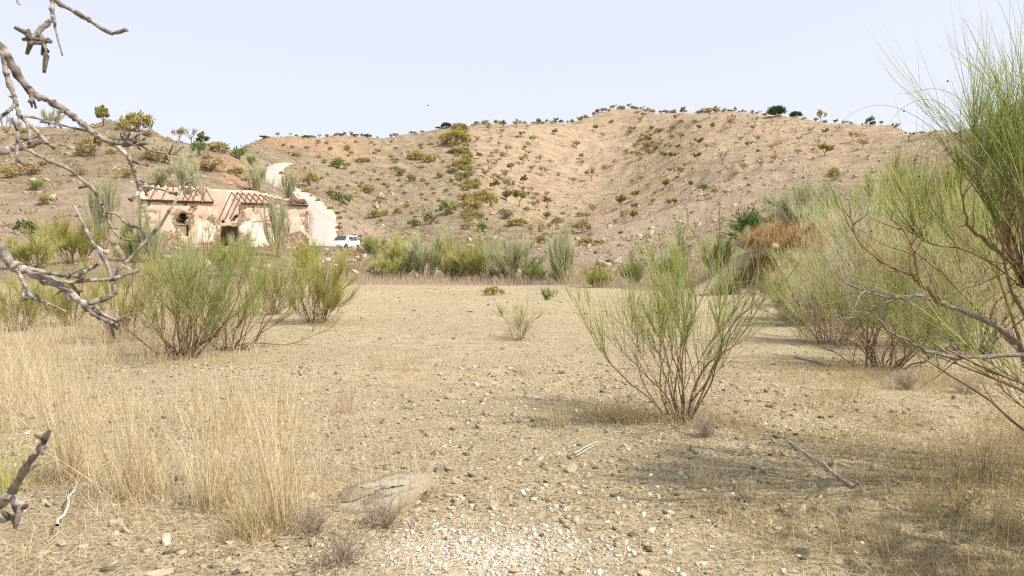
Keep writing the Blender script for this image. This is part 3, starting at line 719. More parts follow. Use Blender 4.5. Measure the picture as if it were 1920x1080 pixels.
def broom(seed, height, nst=16, nsec=7, ntw=14, spread=0.75, r_stem=0.012, r_twig=0.0022, base=0.18, lean=(0, 0), twl=(0.14, 0.30), whip=0.0, tint=(0.5, 0.22), K=3, stemK=5, up=0.10, bare=0.38, tn=4):
    """a whippy leafless broom: woody stems fanning from one stool, plumes of green switches on top"""
    r = np.random.default_rng(seed); Hh = height
    ph = r.uniform(0, 2 * math.pi, nst); tl = spread * np.sqrt(r.uniform(0.02, 1, nst)) * r.uniform(.75, 1.2, nst)
    st = np.stack([np.cos(ph) * base * r.uniform(0, 1, nst), np.sin(ph) * base * r.uniform(0, 1, nst), np.full(nst, -0.05)], 1)
    d = np.stack([np.cos(ph) * np.sin(tl) + lean[0], np.sin(ph) * np.sin(tl) + lean[1], np.cos(tl)], 1)
    L = Hh * np.where(r.random(nst) < .35, r.uniform(0.28, 0.5, nst), r.uniform(0.5, 0.86, nst))
    S = curve_from(r, st, unit(d), L, 10, up=up * .9, wob=0.19)
    wood, green = MB(), MB()
    tap = np.linspace(1, 0.36, 10)[None]; rs = r_stem * r.uniform(0.5, 1.3, nst)[:, None] * tap
    tubes(wood, S, rs, stemK, tint=np.repeat(np.linspace(0.1, 0.75, 10)[None], nst, 0) + r.normal(0, .15, (nst, 1)))
    i2 = np.repeat(np.arange(nst), nsec); i2 = i2[r.random(len(i2)) < .85]
    f = bare + (1 - bare) * r.random(len(i2)) ** .75; p, dd = along(S[i2], f)
    d2 = unit(dd + 0.50 * rnd_dirs(r, len(i2)) + np.array([0, 0, 0.30])); L2 = Hh * r.uniform(0.12, 0.36, len(i2)) * (1.2 - 0.5 * f)
    S2 = curve_from(r, p, d2, L2, 6, up=0.09, wob=0.10)
    tubes(wood, S2, (r_stem * 0.33) * r.uniform(0.7, 1.2, len(i2))[:, None] * np.linspace(1, 0.4, 6)[None], 3, tint=np.repeat(np.linspace(0.5, 1.0, 6)[None], len(i2), 0))
    cnt = np.clip((ntw * r.gamma(2.2, 1 / 2.2, len(i2))).astype(int), 2, ntw * 3)      # some plumes thick, some nearly bare
    i3 = np.repeat(np.arange(len(i2)), cnt); f3 = 0.1 + .9 * r.random(len(i3)) ** .8; p3, d3 = along(S2[i3], f3)
    d3 = unit(d3 + 0.36 * rnd_dirs(r, len(i3)) + np.array([0, 0, 0.30])); L3 = Hh * r.uniform(twl[0] * 1.15, twl[1] * 1.3, len(i3)) * r.uniform(.55, 1.1, len(i2))[i3]
    S3 = curve_from(r, p3, d3, L3, tn, up=0.05 - whip, wob=0.10)
    tz = np.clip(r.normal(tint[0], tint[1] * .7, len(i3)) + r.normal(0, tint[1] * .8, len(i2))[i3] + 0.15 * (p3[:, 2] / Hh - .5), 0.02, 0.99)
    tubes(green, S3, r_twig * r.uniform(0.6, 1.3, len(i3))[:, None] * np.interp(np.linspace(0, 1, tn), [0, .4, .75, 1], [1, .9, .6, .2])[None], K, tint=tz)
    return wood, green

def broom_thing(loc, label, seed, height, mat='twig_green', group=None, rz=0.0, name='broom_bush', cat='bush', **kw):
    if kw.get('r_twig', .002) >= .003: kw.setdefault('tn', 3)
    w, g = broom(seed, height, **kw)
    root = empty(name, loc, rz); tag(root, label, cat, group)
    w.build('branches', M['wood'], root); g.build('twigs', M[mat], root)
    r = np.random.default_rng(seed + 1000); n = 1300 if seed in (81, 82, 83, 84, 88, 101, 102, 103, 104, 105) else 420      # dry broken twigs tangled in the lower half
    ph = r.uniform(0, 6.28, n); rad = height * .33 * np.sqrt(r.random(n)); p0 = np.stack([rad * np.cos(ph), rad * np.sin(ph), height * (.04 + (.72 if n > 500 else .5) * r.random(n) ** 1.4) * (.45 + rad / (height * .4))], 1)
    S = curve_from(r, p0, unit(rnd_dirs(r, n) + np.stack([np.cos(ph) * .6, np.sin(ph) * .6, np.full(n, .5)], 1)), height * r.uniform(.08, .26, n), 3, up=-.02, wob=.3)
    mb = MB(); tubes(mb, S, kw.get('r_twig', .0022) * r.uniform(.6, 1.1, (n, 1)) * np.array([[1, .8, .3]]), 3, tint=np.clip(r.normal(.6, .3, n), 0, 1)); mb.build('dead_twigs', M['pinkgrass'], root)
    return root

def leaves(mb, r, centers, radii, per, size, squash=0.8):
    """clumps of small leaf faces"""
    n = len(centers) * per; c = np.repeat(centers, per, 0); rad = np.repeat(radii, per)
    d = rnd_dirs(r, n) * (r.uniform(0.15, 1, n) ** 0.5)[:, None]; d[:, 2] *= squash
    p = c + d * rad[:, None]
    a = rnd_dirs(r, n); b = unit(np.cross(a, rnd_dirs(r, n))); s = size * r.uniform(0.6, 1.3, n)
    V = np.stack([p - a * s[:, None] * .5, p + b * s[:, None] * .32, p + a * s[:, None] * .6, p - b * s[:, None] * .32], 1)
    t = np.clip(0.5 + np.repeat(r.normal(0, .18, len(centers)), per) + r.normal(0, .15, n), 0, 1)
    mb.add(V, q=np.arange(4 * n).reshape(n, 4), tint=np.repeat(t, 4))

def small_tree(seed, leafy=1.0, h=1.0, nl=5, per=26, wide=0.5, leaf=0.055, trunk_h=0.22, tr=0.021):
    """unit-height open-crowned tree: short trunk, spreading limbs, leaf clumps at the ends"""
    r = np.random.default_rng(seed); wood, crown = MB(), MB()
    tp = curve_from(r, np.array([[0, 0, -0.06]]), unit(np.array([[r.normal(0, .12), r.normal(0, .12), 1]])), np.array([trunk_h + .08]), 4, up=0.05, wob=0.06)
    tubes(wood, tp, np.array([[1.25, 1, .85, .8]]) * tr, 6, tint=0.3)
    top = tp[0, -1]; ph = np.arange(nl) * 2 * math.pi / nl + r.uniform(0, 1.0, nl)
    tl = r.uniform(0.45, 1.05, nl); d = np.stack([np.cos(ph) * np.sin(tl), np.sin(ph) * np.sin(tl), np.cos(tl)], 1)
    S = curve_from(r, np.repeat(top[None], nl, 0), d, r.uniform(0.36, 0.52, nl) * (0.6 + wide * 0.8), 5, up=0.16, wob=0.16)
    tubes(wood, S, tr * 0.62 * np.linspace(1, 0.45, 5)[None], 4, tint=0.4)
    i2 = np.repeat(np.arange(nl), 4); f = r.uniform(0.35, 1, len(i2)); p, dd = along(S[i2], f)
    S2 = curve_from(r, p, unit(dd + 0.75 * rnd_dirs(r, len(i2)) + np.array([0, 0, .25])), r.uniform(0.16, 0.32, len(i2)), 4, up=0.08, wob=0.14)
    tubes(wood, S2, tr * 0.28 * np.linspace(1, 0.5, 4)[None], 3, tint=0.5)
    i3 = np.repeat(np.arange(len(i2)), 4); p, dd = along(S2[i3], r.uniform(0.3, 1, len(i3)))
    S3 = curve_from(r, p, unit(dd + 0.8 * rnd_dirs(r, len(i3))), r.uniform(0.06, 0.15, len(i3)), 3, up=0.05, wob=0.14)
    tubes(wood, S3, tr * 0.15 * np.ones((1, 3)), 3, tint=0.6)
    if leafy > 0:
        ends = S2[:, -1]; mids = S2[:, 2]; c = np.concatenate([ends, mids]); c = c[r.random(len(c)) < 0.55 + 0.45 * leafy]
        leaves(crown, r, c, r.uniform(0.07, 0.14, len(c)), int(per * leafy) + 1, leaf)
    return wood, crown

def round_shrub(seed, nclump=16, per=36, leaf=0.085, flat=0.62, twiggy=30):
    """unit-wide low shrub built of leafy clumps round a fan of stems, height about 'flat'"""
    r = np.random.default_rng(seed); wood, crown = MB(), MB()
    ph = r.uniform(0, 2 * math.pi, nclump); rr = np.sqrt(r.uniform(0, 1, nclump)) * 0.40
    c = np.stack([np.cos(ph) * rr, np.sin(ph) * rr, flat * (0.24 + 0.55 * (1 - (rr / .45) ** 2) * r.uniform(0.55, 1, nclump))], 1)
    leaves(crown, r, c, r.uniform(0.11, 0.20, nclump), per, leaf, 0.9)
    n = twiggy; ph = r.uniform(0, 2 * math.pi, n); tl = r.uniform(0.05, 1.0, n)
    S = curve_from(r, np.zeros((n, 3)) + r.normal(0, .03, (n, 3)) * (1, 1, 0), np.stack([np.cos(ph) * np.sin(tl), np.sin(ph) * np.sin(tl), np.cos(tl)], 1), flat * r.uniform(0.6, 1.12, n), 4, up=0.1, wob=0.12)
    tubes(wood, S, 0.008 * np.linspace(1, .3, 4)[None], 3, tint=0.5)
    return wood, crown

def proto(pair, leafmat, woodmat='bark', names=('trunk', 'crown')):
    w, c = pair; out = [(names[0], w.mesh(names[0], M[woodmat]))]
    if c.n: out.append((names[1], c.mesh(names[1], M[leafmat])))
    return out

def place(parts, name, loc, label, cat, group=None, rz=0.0, scale=1.0):
    root = empty(name, loc, rz, scale); tag(root, label, cat, group)
    for n, me in parts: link(bpy.data.objects.new(n, me), root)
    return root

# ------------------------------------------------------------------ trees and shrubs on the hills
PT = {}
for i in range(3):
    PT['g', i] = proto(small_tree(100 + i, 1.0, per=60, wide=.5, leaf=.06), 'leaf_olive')
    PT['b', i] = proto(small_tree(110 + i, 0.6, per=52, wide=.5, leaf=.05), 'leaf_brown')
    PT['n', i] = proto(small_tree(120 + i, 0.0, wide=.7, nl=6), 'leaf_brown')
    PT['f', i] = proto(small_tree(130 + i, 1.0, per=80, wide=.45, leaf=.06), 'leaf_green')
for i in range(3):
    for k, m in (('sg', 'leaf_green'), ('sy', 'leaf_yellow'), ('sb', 'leaf_brown'), ('se', 'leaf_grey'), ('so', 'leaf_olive'), ('sd', 'leaf_dark')):
        PT[k, i] = proto(round_shrub(200 + i * 7 + len(k) + ord(k[1]), twiggy=26), m, 'greytwig', ('stems', 'foliage'))
for i in range(3):
    for k, m in (('rg', 'twig_green'), ('ry', 'twig_yellow'), ('rp', 'twig_pale')):
        PT[k, i] = proto(broom(300 + i * 5 + ord(k[1]), 1.0, nst=20, nsec=7, ntw=20, spread=.85, r_stem=.008, r_twig=.0028, base=.12, twl=(.16, .34), up=.09, bare=.2, tn=3, tint=(.6, .22), stemK=4), m, 'wood', ('branches', 'twigs'))

def z48(l, x0, y0, s): return [(x0 + X / s, y0 + Y / s, h / s, k) for X, Y, h, k in l]
ORCHARD_W = z48([(125,240,40,'b'),(235,235,60,'b'),(270,265,60,'b'),(405,235,60,'g'),(520,240,75,'b'),(615,250,40,'b'),(395,300,55,'b'),(385,345,45,'b'),(560,325,55,'g'),(165,370,60,'b'),(285,360,40,'b'),
 (830,225,55,'b'),(862,300,50,'g'),(1097,190,55,'g'),(1230,270,60,'g'),(1290,330,50,'b'),(1410,335,35,'n'),(1515,345,60,'n'),(1635,190,40,'b'),(1660,150,50,'g'),(1610,135,50,'b'),(1705,110,45,'b'),(1645,95,50,'b'),(1530,60,50,'b'),(1375,80,50,'b'),(1325,100,40,'b'),
 (1580,270,40,'g'),(595,440,45,'g'),(660,385,80,'b'),(625,415,50,'b'),(1060,430,80,'b'),(1100,520,50,'g'),(1110,590,65,'b'),(965,555,55,'n'),(1060,640,40,'n'),(1290,470,50,'n'),(1440,450,40,'n'),
 (1025,750,70,'b'),(900,670,30,'g'),(870,605,45,'n'),(820,570,50,'b'),(730,555,75,'b'),(580,570,90,'b'),(625,490,50,'b'),(435,470,80,'b'),(385,530,80,'b'),(305,505,55,'b'),(345,475,50,'b'),(360,410,55,'b'),(190,520,60,'g'),(150,465,35,'b'),(265,575,60,'b'),(325,595,60,'b'),
 (470,630,75,'g'),(655,645,75,'b'),(745,670,90,'b'),(235,690,85,'b'),(190,610,55,'b'),(280,635,45,'b'),(315,690,45,'b'),(355,720,70,'b'),(415,700,80,'b'),(585,745,80,'g'),(425,800,110,'b'),(490,800,90,'b'),(435,905,110,'g'),(575,825,70,'b'),(650,840,75,'b'),(695,880,70,'b'),(790,870,60,'b'),(800,940,80,'g'),(690,980,95,'b'),(610,1020,80,'b'),(800,1070,80,'g')], 860, 190, 4.8)
ORCHARD_E = z48([(1735,265,40,'g'),(1900,340,80,'n'),(1640,370,50,'b'),(1720,370,50,'g'),(1600,450,80,'b'),(1690,440,80,'b'),(1560,500,60,'b'),(1620,525,80,'b'),(1500,525,60,'n'),(1525,460,40,'n'),(1770,460,80,'b'),(1850,515,60,'g'),
 (1400,575,50,'b'),(1305,650,75,'b'),(1555,755,55,'b'),(1640,720,50,'b'),(1695,790,45,'n'),(1680,640,70,'n'),(1865,780,75,'g'),(1900,660,70,'b'),(1585,890,85,'g'),(1545,860,40,'n'),(1580,985,70,'g'),(1480,1060,90,'b'),(1750,920,50,'b'),(1890,940,60,'g'),(1210,1010,90,'b'),(1150,1075,80,'b')], 860, 190, 4.8)
ORCHARD_E += z48([(815,335,35,'g'),(785,395,50,'g'),(920,395,45,'g'),(935,315,45,'g'),(970,340,45,'b'),(885,320,35,'b'),(1015,330,40,'n'),(830,280,50,'b'),(1060,410,70,'n'),(1045,490,45,'n'),(980,485,50,'n'),(820,490,70,'b'),(855,440,40,'b'),(895,465,40,'n'),(745,545,45,'g'),
 (885,545,40,'g'),(1020,595,50,'b'),(970,615,40,'b'),(795,645,40,'g'),(760,640,35,'b'),(1185,460,55,'b'),(1280,430,40,'b'),(1350,410,50,'b'),(1490,370,45,'b'),(1410,370,25,'n'),(1570,350,30,'b'),(1345,335,35,'b'),(1205,325,40,'g'),(1260,290,40,'b'),(1165,295,40,'b'),(1235,230,40,'b'),
 (1105,210,55,'b'),(1010,220,40,'g'),(930,225,35,'g'),(1340,205,45,'n'),(1415,195,30,'n'),(1375,165,35,'b'),(1030,130,40,'b'),(990,150,60,'b'),(1120,165,35,'b'),(870,225,35,'b'),(905,190,30,'b'),(835,195,35,'b'),(800,170,40,'b'),(1645,250,40,'g'),(1495,290,35,'b'),(1600,310,35,'b'),(1790,290,65,'b'),(1850,330,60,'b'),
 (460,755,40,'b'),(510,735,50,'b'),(565,730,60,'g'),(670,640,35,'b'),(640,545,25,'b'),(605,510,30,'b'),(690,590,30,'b'),(1720,230,30,'b'),(1560,240,35,'b')], 1000, 170, 3)
WORDS = {'g': 'olive green leafy', 'b': 'thin faded brown', 'n': 'leafless grey'}
rr = np.random.default_rng(5)
def tree_at(px, py, hpx, kind, label, group=None, name='almond_tree', cat='tree', wf=1.0, sink=0.04):
    p = ground_at(px, py); h = hpx / F * p[1]; i = int(rr.integers(0, 3))
    return place(PT[kind, i], name, (p[0], p[1], p[2] - sink), label, cat, group, rr.uniform(0, 6.28), (h * wf * 1.25, h * wf * 1.25, h * 1.2))
def zone(px, py, west):
    v = 'just under the skyline' if py < 243 else 'high up' if py < 285 else 'halfway up' if py < 330 else 'low' if py < 372 else 'at foot'
    if west: hcol = 'beside the field edge' if px < 930 + (py - 230) * .18 else 'mid orchard slope' if px < 1000 + (py - 230) * .1 else 'on the orchard slope near the gully' if px < 1110 else 'under the summit'
    else: hcol = 'on the ribbed slope near the gully' if px < 1215 else 'mid ribbed slope' if px < 1330 else 'below the big evergreen' if px < 1480 else 'on the slope below the saddle'
    return v, hcol
for px, py, h, k in ORCHARD_W:
    v, hc = zone(px, py, True); tree_at(px, py, h, k, f'{WORDS[k]} almond tree {v} {hc}', f'{WORDS[k]} almonds {v} {hc}')
for px, py, h, k in ORCHARD_E:
    v, hc = zone(px, py, False); tree_at(px, py, h, k, f'{WORDS[k]} almond tree {v} {hc}', f'{WORDS[k]} almonds {v} {hc}')
# singular trees
tree_at(860 + 1200 / 4.8, 190 + 715 / 4.8, 25, 'b', 'largest brown tree, standing at the head of the gully floor', wf=.95)
tree_at(860 + 320 / 4.8, 190 + 800 / 4.8, 17, 'f', 'small bright green round tree low on the orchard slope', wf=.95)
tree_at(860 + 550 / 4.8, 190 + 945 / 4.8, 30, 'g', 'tallest olive green tree near the foot of the orchard slope', wf=.9)
tree_at(860 + 1465 / 4.8, 190 + 960 / 4.8, 26, 'g', 'full olive green tree alone at the foot of the ribbed slope', wf=.9)
tree_at(1000 + 1250 / 3, 170 + 200 / 3, 19, 'n', 'wide dark bare tree just below the big evergreen on the crest', wf=1.3)
tree_at(1000 + 1640 / 3, 170 + 365 / 3, 22, 'g', 'wide olive tree on the open slope below the saddle', wf=1.3)
def shrub_at(px, py, hpx, wpx, kind, label, group=None, name='shrub', cat='shrub', p=None, sink=0.05):
    if p is None: p = ground_at(px, py)
    d = p[1]; w = wpx / F * d; h = hpx / F * d; i = int(rr.integers(0, 3))
    hs = h / 0.72 if kind[0] == 's' else h * 0.95
    ws = w * 0.95 if kind[0] == 's' else w * 0.8
    return place(PT[kind, i], name, (p[0], p[1], p[2] - sink), label, cat, group, rr.uniform(0, 6.28), (ws, ws, hs))
def crest(px, hpx, wpx, kind, label, **k):
    p = skyline(px); return shrub_at(px, 0, hpx, wpx, kind, label, p=p, sink=0.15, **k)
def crest_tree(px, hpx, kind, label, wf=1.0, name='almond_tree'):
    p = skyline(px); h = hpx / F * p[1]
    place(PT[kind, int(rr.integers(0, 3))], name, (p[0], p[1], p[2] - .15), label, 'tree', None, rr.uniform(0, 6.28), (h * wf, h * wf, h * 1.1))
# evergreen crowns on the crest, built denser
PT['carob', 0] = proto(round_shrub(900, nclump=60, per=60, leaf=.055, flat=.72, twiggy=20), 'leaf_dark', 'bark', ('trunk', 'crown'))
p = skyline(1451); place(PT['carob', 0], 'carob_tree', (p[0], p[1], p[2] - .5), 'large round dark evergreen tree on the crest', 'tree', None, 1, (40 / F * p[1],) * 2 + (36 / F * p[1],))
p = skyline(1487); place(PT['carob', 0], 'carob_tree', (p[0], p[1], p[2] - .3), 'smaller dark evergreen just right of the large round one', 'tree', None, 2, (25 / F * p[1],) * 2 + (22 / F * p[1],))
p = skyline(838); place(PT['carob', 0], 'carob_tree', (p[0], p[1], p[2] - .3), 'dark green bushy tree on the crest above the field edge', 'tree', None, 3, (21 / F * p[1],) * 2 + (17 / F * p[1],))
crest_tree(1533, 25, 'b', 'olive brown tree on the crest right of the evergreens', 1.1)
crest_tree(1625, 16, 'f', 'small lone green tree on the saddle skyline', 1.0)
crest_tree(1562, 10, 'f', 'tiny green tree on the skyline before the saddle')
crest_tree(1677, 12, 'b', 'tiny grey tree on the saddle near the overhanging broom')
crest_tree(1134, 8, 'f', 'tiny umbrella shaped tree on the highest summit', 1.3)
for px in np.concatenate([np.arange(560, 860, 17), np.arange(890, 1440, 10.5), np.arange(1505, 1760, 22)]):
    px = px + rr.normal(0, 4); k = rr.choice(['so', 'se', 'sb', 'so', 'sd']); w = rr.uniform(8, 20)
    seg = 'left of the field edge' if px < 860 else ('of the summit ridge' if px < 1440 else 'of the saddle')
    crest(px, rr.uniform(5, 11), w * .8, k, f'small {dict(so="olive", se="grey green", sb="brown", sd="dark green")[k]} shrub on the skyline {seg}', group=f'{k} skyline shrubs {seg}'.replace('so ', 'olive ').replace('se ', 'grey green ').replace('sb ', 'brown ').replace('sd ', 'dark green '))
for px in np.concatenate([np.arange(900, 1430, 24), [520, 548, 606, 655, 745, 770, 1590, 1650, 1700]]):
    px = px + rr.normal(0, 7); k = rr.choice(['b', 'g', 'n', 'b']); seg = 'left of the field edge' if px < 860 else ('of the summit ridge' if px < 1440 else 'of the saddle')
    p = skyline(px); h = rr.uniform(7, 13) / F * p[1]; place(PT[k, int(rr.integers(0, 3))], 'almond_tree', (p[0], p[1], p[2] - .2), f'{WORDS[k]} almond silhouetted on the skyline {seg}', 'tree', f'{WORDS[k]} skyline almonds {seg}', rr.uniform(0, 6.28), (h, h, h))
for px, w in ((498, 22), (580, 30), (637, 20), (670, 14), (690, 20)):
    crest(px, 8, w, 'sd', 'low dark green bush along the red earth skyline', group='dark bushes on the red skyline')

# the scrub slope left of the field edge (zoom 3x at 480,170)
SCRUB = [(300,530,90,130,'so','big olive bush at the top of the pale track bend'),(460,435,72,130,'sg','broad green bush alone high on the scrub slope'),(600,402,40,105,'sy','flat yellow green bush high on the scrub slope'),(515,335,40,50,'so','small olive bush near the red crest of the scrub slope'),
 (230,372,40,70,'so','olive bush on the slope above the track bend'),(820,480,55,65,'se','dark grey green bush on the terrace, left one of a touching pair'),(865,512,60,80,'se','grey bush on the terrace, right one of a touching pair'),(785,452,40,80,'sy','yellow green bush left of the grey pair on the terrace'),
 (1190,492,52,85,'sg','dark green bush at the kink of the field edge'),(1115,465,45,70,'se','grey bush on the terrace near the field edge'),(980,405,65,120,'so','olive brown thicket below the crest strip'),(900,385,60,120,'sy','yellow green thicket left end of the crest strip'),(1030,490,45,60,'sy','straw yellow bush on the terrace right of the grey pair'),
 (640,580,70,110,'so','olive bush on top of the rock outcrop'),(480,630,75,150,'sg','wide bright green bush sloping down beside the track'),(420,590,60,110,'sb','brown bush beside the wide bright green one'),(665,715,65,120,'so','olive bush at the foot of the rock outcrop'),(980,752,95,95,'se','rounded grey green bush in the dry gully'),
 (885,765,60,105,'sg','green bush leaning on the rounded grey green one'),(1080,692,110,135,'sg','large dark green bush in the middle of the gully'),(1180,660,70,120,'sb','brown thicket right of the large dark green bush'),(1275,795,75,85,'sg','green bush on the lower gully bank'),(1195,775,50,110,'sb','brown bush left of the lower bank green bush'),
 (1130,290,95,150,'sy','yellow thicket high on the field edge strip'),(1060,300,70,120,'so','olive thicket left of the yellow strip'),(1140,225,60,80,'sy','topmost yellow bush of the field edge strip'),(1130,355,55,140,'sb','dark brown thicket across the field edge strip'),(1180,400,60,70,'so','olive bush right under the dark brown thicket'),
 (1235,545,70,80,'so','olive bush below the field edge kink'),(1320,650,110,110,'sy','tall yellow green bush at the foot of the field edge'),(1240,670,55,80,'so','olive bush left of the tall yellow green one'),(1280,600,60,70,'sy','yellow bush above the tall yellow green one'),(1400,720,80,110,'se','grey green bush at the orchard foot'),
 (1480,760,65,150,'sy','long yellow thicket along the orchard foot'),(1600,855,65,110,'sy','yellow bush on the rocky bank right of the broom row'),(1840,800,110,110,'sb','brown tree-like bush at the mouth of the gully'),(1880,870,60,180,'so','long olive thicket below the gully mouth'),(1780,770,28,100,'sg','bright green flat bush at the gully mouth'),
 (1690,760,70,80,'so','olive bush between orchard foot and gully mouth'),(570,860,40,80,'sg','fresh green plant tuft just behind the white car'),(800,690,48,62,'sy','round yellow bush below the rock outcrop'),(845,655,32,45,'sy','small round yellow bush right of the rock outcrop'),(730,700,40,70,'so','olive tuft bush under the grey rocks')]
for X, Y, h, w, k, lab in SCRUB:
    shrub_at(480 + X / 3, 170 + Y / 3, h / 3, w / 3, k, lab)
for k in range(84):    # the dense strip along the field edge
    t_ = rr.random(); py = 236 + 190 * t_; px = 868 + 40 * t_ - abs(rr.normal(0, 14 + 10 * t_)) ; kk = rr.choice(['sy', 'so', 'sy', 'sb']); w = rr.uniform(10, 24); wd = dict(sy='yellow', so='olive', sb='brown')[kk]; v = ('topmost', 'upper', 'upper middle', 'lower middle', 'lower', 'bottom')[int(t_ * 6)]; sz = 'small' if w < 15 else 'large'
    shrub_at(px, py, w * rr.uniform(.55, .85), w, kk, f'{sz} {wd} shrub in the {v} part of the field edge strip', f'{sz} {wd} shrubs of the {v} edge strip')
for k in range(70):    # thickets gathered along the gully and under the summit
    c_ = rr.choice(3, p=[.45, .3, .25]); cx, cy, sx, sy = ((1222, 268, 22, 18), (1040, 428, 40, 14), (1300, 222, 70, 8))[c_]
    px, py = cx + rr.normal(0, sx), cy + rr.normal(0, sy); kk = rr.choice(['sb', 'so', 'sb']); w = rr.uniform(7, 19); wd = dict(so='olive', sb='brown')[kk]; wh = ('on the shoulder under the summit', 'at the mouth of the gully', 'just below the summit ridge')[c_]; sz = ('small' if w < 10 else 'medium' if w < 15 else 'large') + (' left' if px < cx else ' right')
    if py < 205 + abs(px - 1150) * .05 + 14: continue
    shrub_at(px, py, w * rr.uniform(.5, .8), w, kk, f'{sz.split()[0]} {wd} shrub on the {sz.split()[1]} side of the thicket {wh}', f'{sz} {wd} thicket shrubs {wh}')
n = 0
while n < 150:     # cushion tufts dotted over the scrub slope
    X, Y = rr.uniform(150, 1230), rr.uniform(290, 760)
    px, py = 480 + X / 3, 170 + Y / 3
    if (px < 640 and py > 330 + (px - 560) * 1.0) or px > 868 + (py - 230) * .2: continue
    p = ground_at(px, py)
    if p[1] < 95: continue
    k = rr.choice(['sy', 'so', 'so', 'sb', 'se']); w = rr.uniform(5, 15)
    wd = dict(sy='yellow', so='olive', sb='brown', se='grey')[k]
    sz = 'tiny' if w < 8.5 else 'small' if w < 12 else 'broad'; hc = 'above the track bend' if px < 620 else 'above the rock outcrop' if (px < 740 and py < 340) else 'around the rock outcrop' if px < 740 else 'near the field edge' if py < 330 else 'down by the gully'
    shrub_at(px, py, w * rr.uniform(.5, .75), w, k, f'{sz} low {wd} cushion shrub on the scrub slope {hc}', f'{sz} {wd} cushion shrubs {hc}', name='cushion_shrub', p=p); n += 1

# left hill (zoom 3x at 0,0)
LEFT = [(580,712,112,'g','tree',.95,'brown green tree with a dark trunk on the left hilltop'),(1012,728,78,'b','tree',1.1,'brown leaved almond on the slope of the left hill skyline'),(1080,748,98,'n','tree',1.1,'bare dark almond on the left hill skyline, taller of the pair'),(932,697,48,'n','tree',1.0,'small bare almond at the left end of the skyline group'),
 (1132,782,72,'f','tree',1.1,'green almond at the right end of the skyline group'),(50,785,150,'n','tree',.8,'dark bare tree at the left edge of the hill'),(540,885,120,'b','tree',1.1,'dark trunked bushy tree on the middle of the left hill'),(372,822,62,'n','tree',1.0,'small bare tree left of the bushy one on the hill')]
for X, Y, h, k, _, wf, lab in LEFT: tree_at(X / 3, Y / 3, h / 3, k, lab, wf=wf)
LSH = [(780,742,165,200,'sy','large yellow green bush crowning the left hill'),(690,735,90,100,'so','olive bush leaning against the yellow green crown'),(1120,872,115,105,'sg','dense green bush on the right shoulder of the hill'),(1345,895,95,115,'sg','round green bush above the red cutting'),(1415,935,80,80,'sg','green bush at the lower edge of the red cutting'),
 (1240,862,85,160,'so','olive thicket between the two dense green bushes'),(890,915,120,210,'sb','wide brown thicket above the ruin'),(160,985,100,140,'sb','brown bush on the lower left hill'),(210,1065,75,100,'sg','dark green bush on the lower left hill'),(450,985,62,90,'so','olive tuft bush on the left hill slope'),
 (40,1000,70,120,'so','olive bush at the left frame edge of the hill'),(1200,960,90,200,'sb','brown thicket behind the ruin roof'),(700,1000,80,100,'sb','rusty brown bush behind the ruin left gable'),(840,770,60,80,'sb','brown bush on the hill crest right of the yellow one'),(480,860,60,120,'sb','reddish brown bush left of the dark trunked tree'),
 (270,1150,75,120,'so','olive bush over the red earth ledge'),(1330,990,70,120,'so','olive bush right behind the ruin roof'),(640,800,50,90,'so','low olive bush under the hilltop tree')]
for X, Y, h, w, k, lab in LSH: shrub_at(X / 3, Y / 3, h / 3, w / 3, k, lab)
shrub_at(97, 228, 40, 50, 'rp', 'pale grey green broom standing on the left hilltop', name='broom_bush', cat='bush')
shrub_at(45, 438, 40, 42, 'sd', 'compact dark green bush alone on the pink terrace', name='shrub')
for k in range(26):
    px, py = rr.uniform(-10, 470), rr.uniform(245, 345)
    w = rr.uniform(8, 26); kk = rr.choice(['sb', 'so', 'sb']); wd = dict(sb='brown', so='olive')[kk]
    shrub_at(px, py, w * .6, w, kk, f'low dry {wd} tuft {"high" if py < 285 else "low"} on the left hill {"left" if px < 200 else "right"} flank', f'{wd} tufts {"high" if py < 285 else "low"} on the left hill {"left" if px < 200 else "right"} flank', name='cushion_shrub')
for k, (px, py) in enumerate(((560, 352), (571, 362), (583, 370), (596, 379), (608, 387), (620, 394), (631, 401), (637, 410), (638, 420), (636, 430), (629, 438), (612, 444), (597, 446), (584, 447), (533, 340), (529, 328))):
    kk = ('sb', 'sy', 'sb', 'so')[k % 4]; w = (9, 14, 11, 17)[(k * 3) % 4]; nm = ('first', 'second', 'third', 'fourth', 'fifth', 'sixth', 'seventh', 'eighth', 'ninth', 'tenth', 'eleventh', 'twelfth', 'thirteenth', 'fourteenth')[k] if k < 14 else ('lower', 'upper')[k - 14]
    lab = f'{nm} verge tuft from the top along the lower track edge' if k < 14 else f'{nm} verge tuft on the bend of the pale track'
    q = ground_at(px, py); q[2] = max(q[2], 0); shrub_at(px, py, w * .7, w, kk, lab, name='verge_tuft')
# right hill
for X, Y, h, w, k, lab in [(1690,505,85,80,'so','olive bush on the slope between the pale brooms'),(1900,180,20,30,'sd','dark shrub on the right hill'),(960,562,52,100,'sg','broad green bush on the pink slope'),(1690,470,60,60,'so','small olive bush behind the pale broom head')]:
    shrub_at(1000 + X / 3, 170 + Y / 3, h / 3, w / 3, k, lab)
p = skyline(1874); shrub_at(0, 0, 14, 14, 'sd', 'small dark bush on the right hill skyline', p=p)

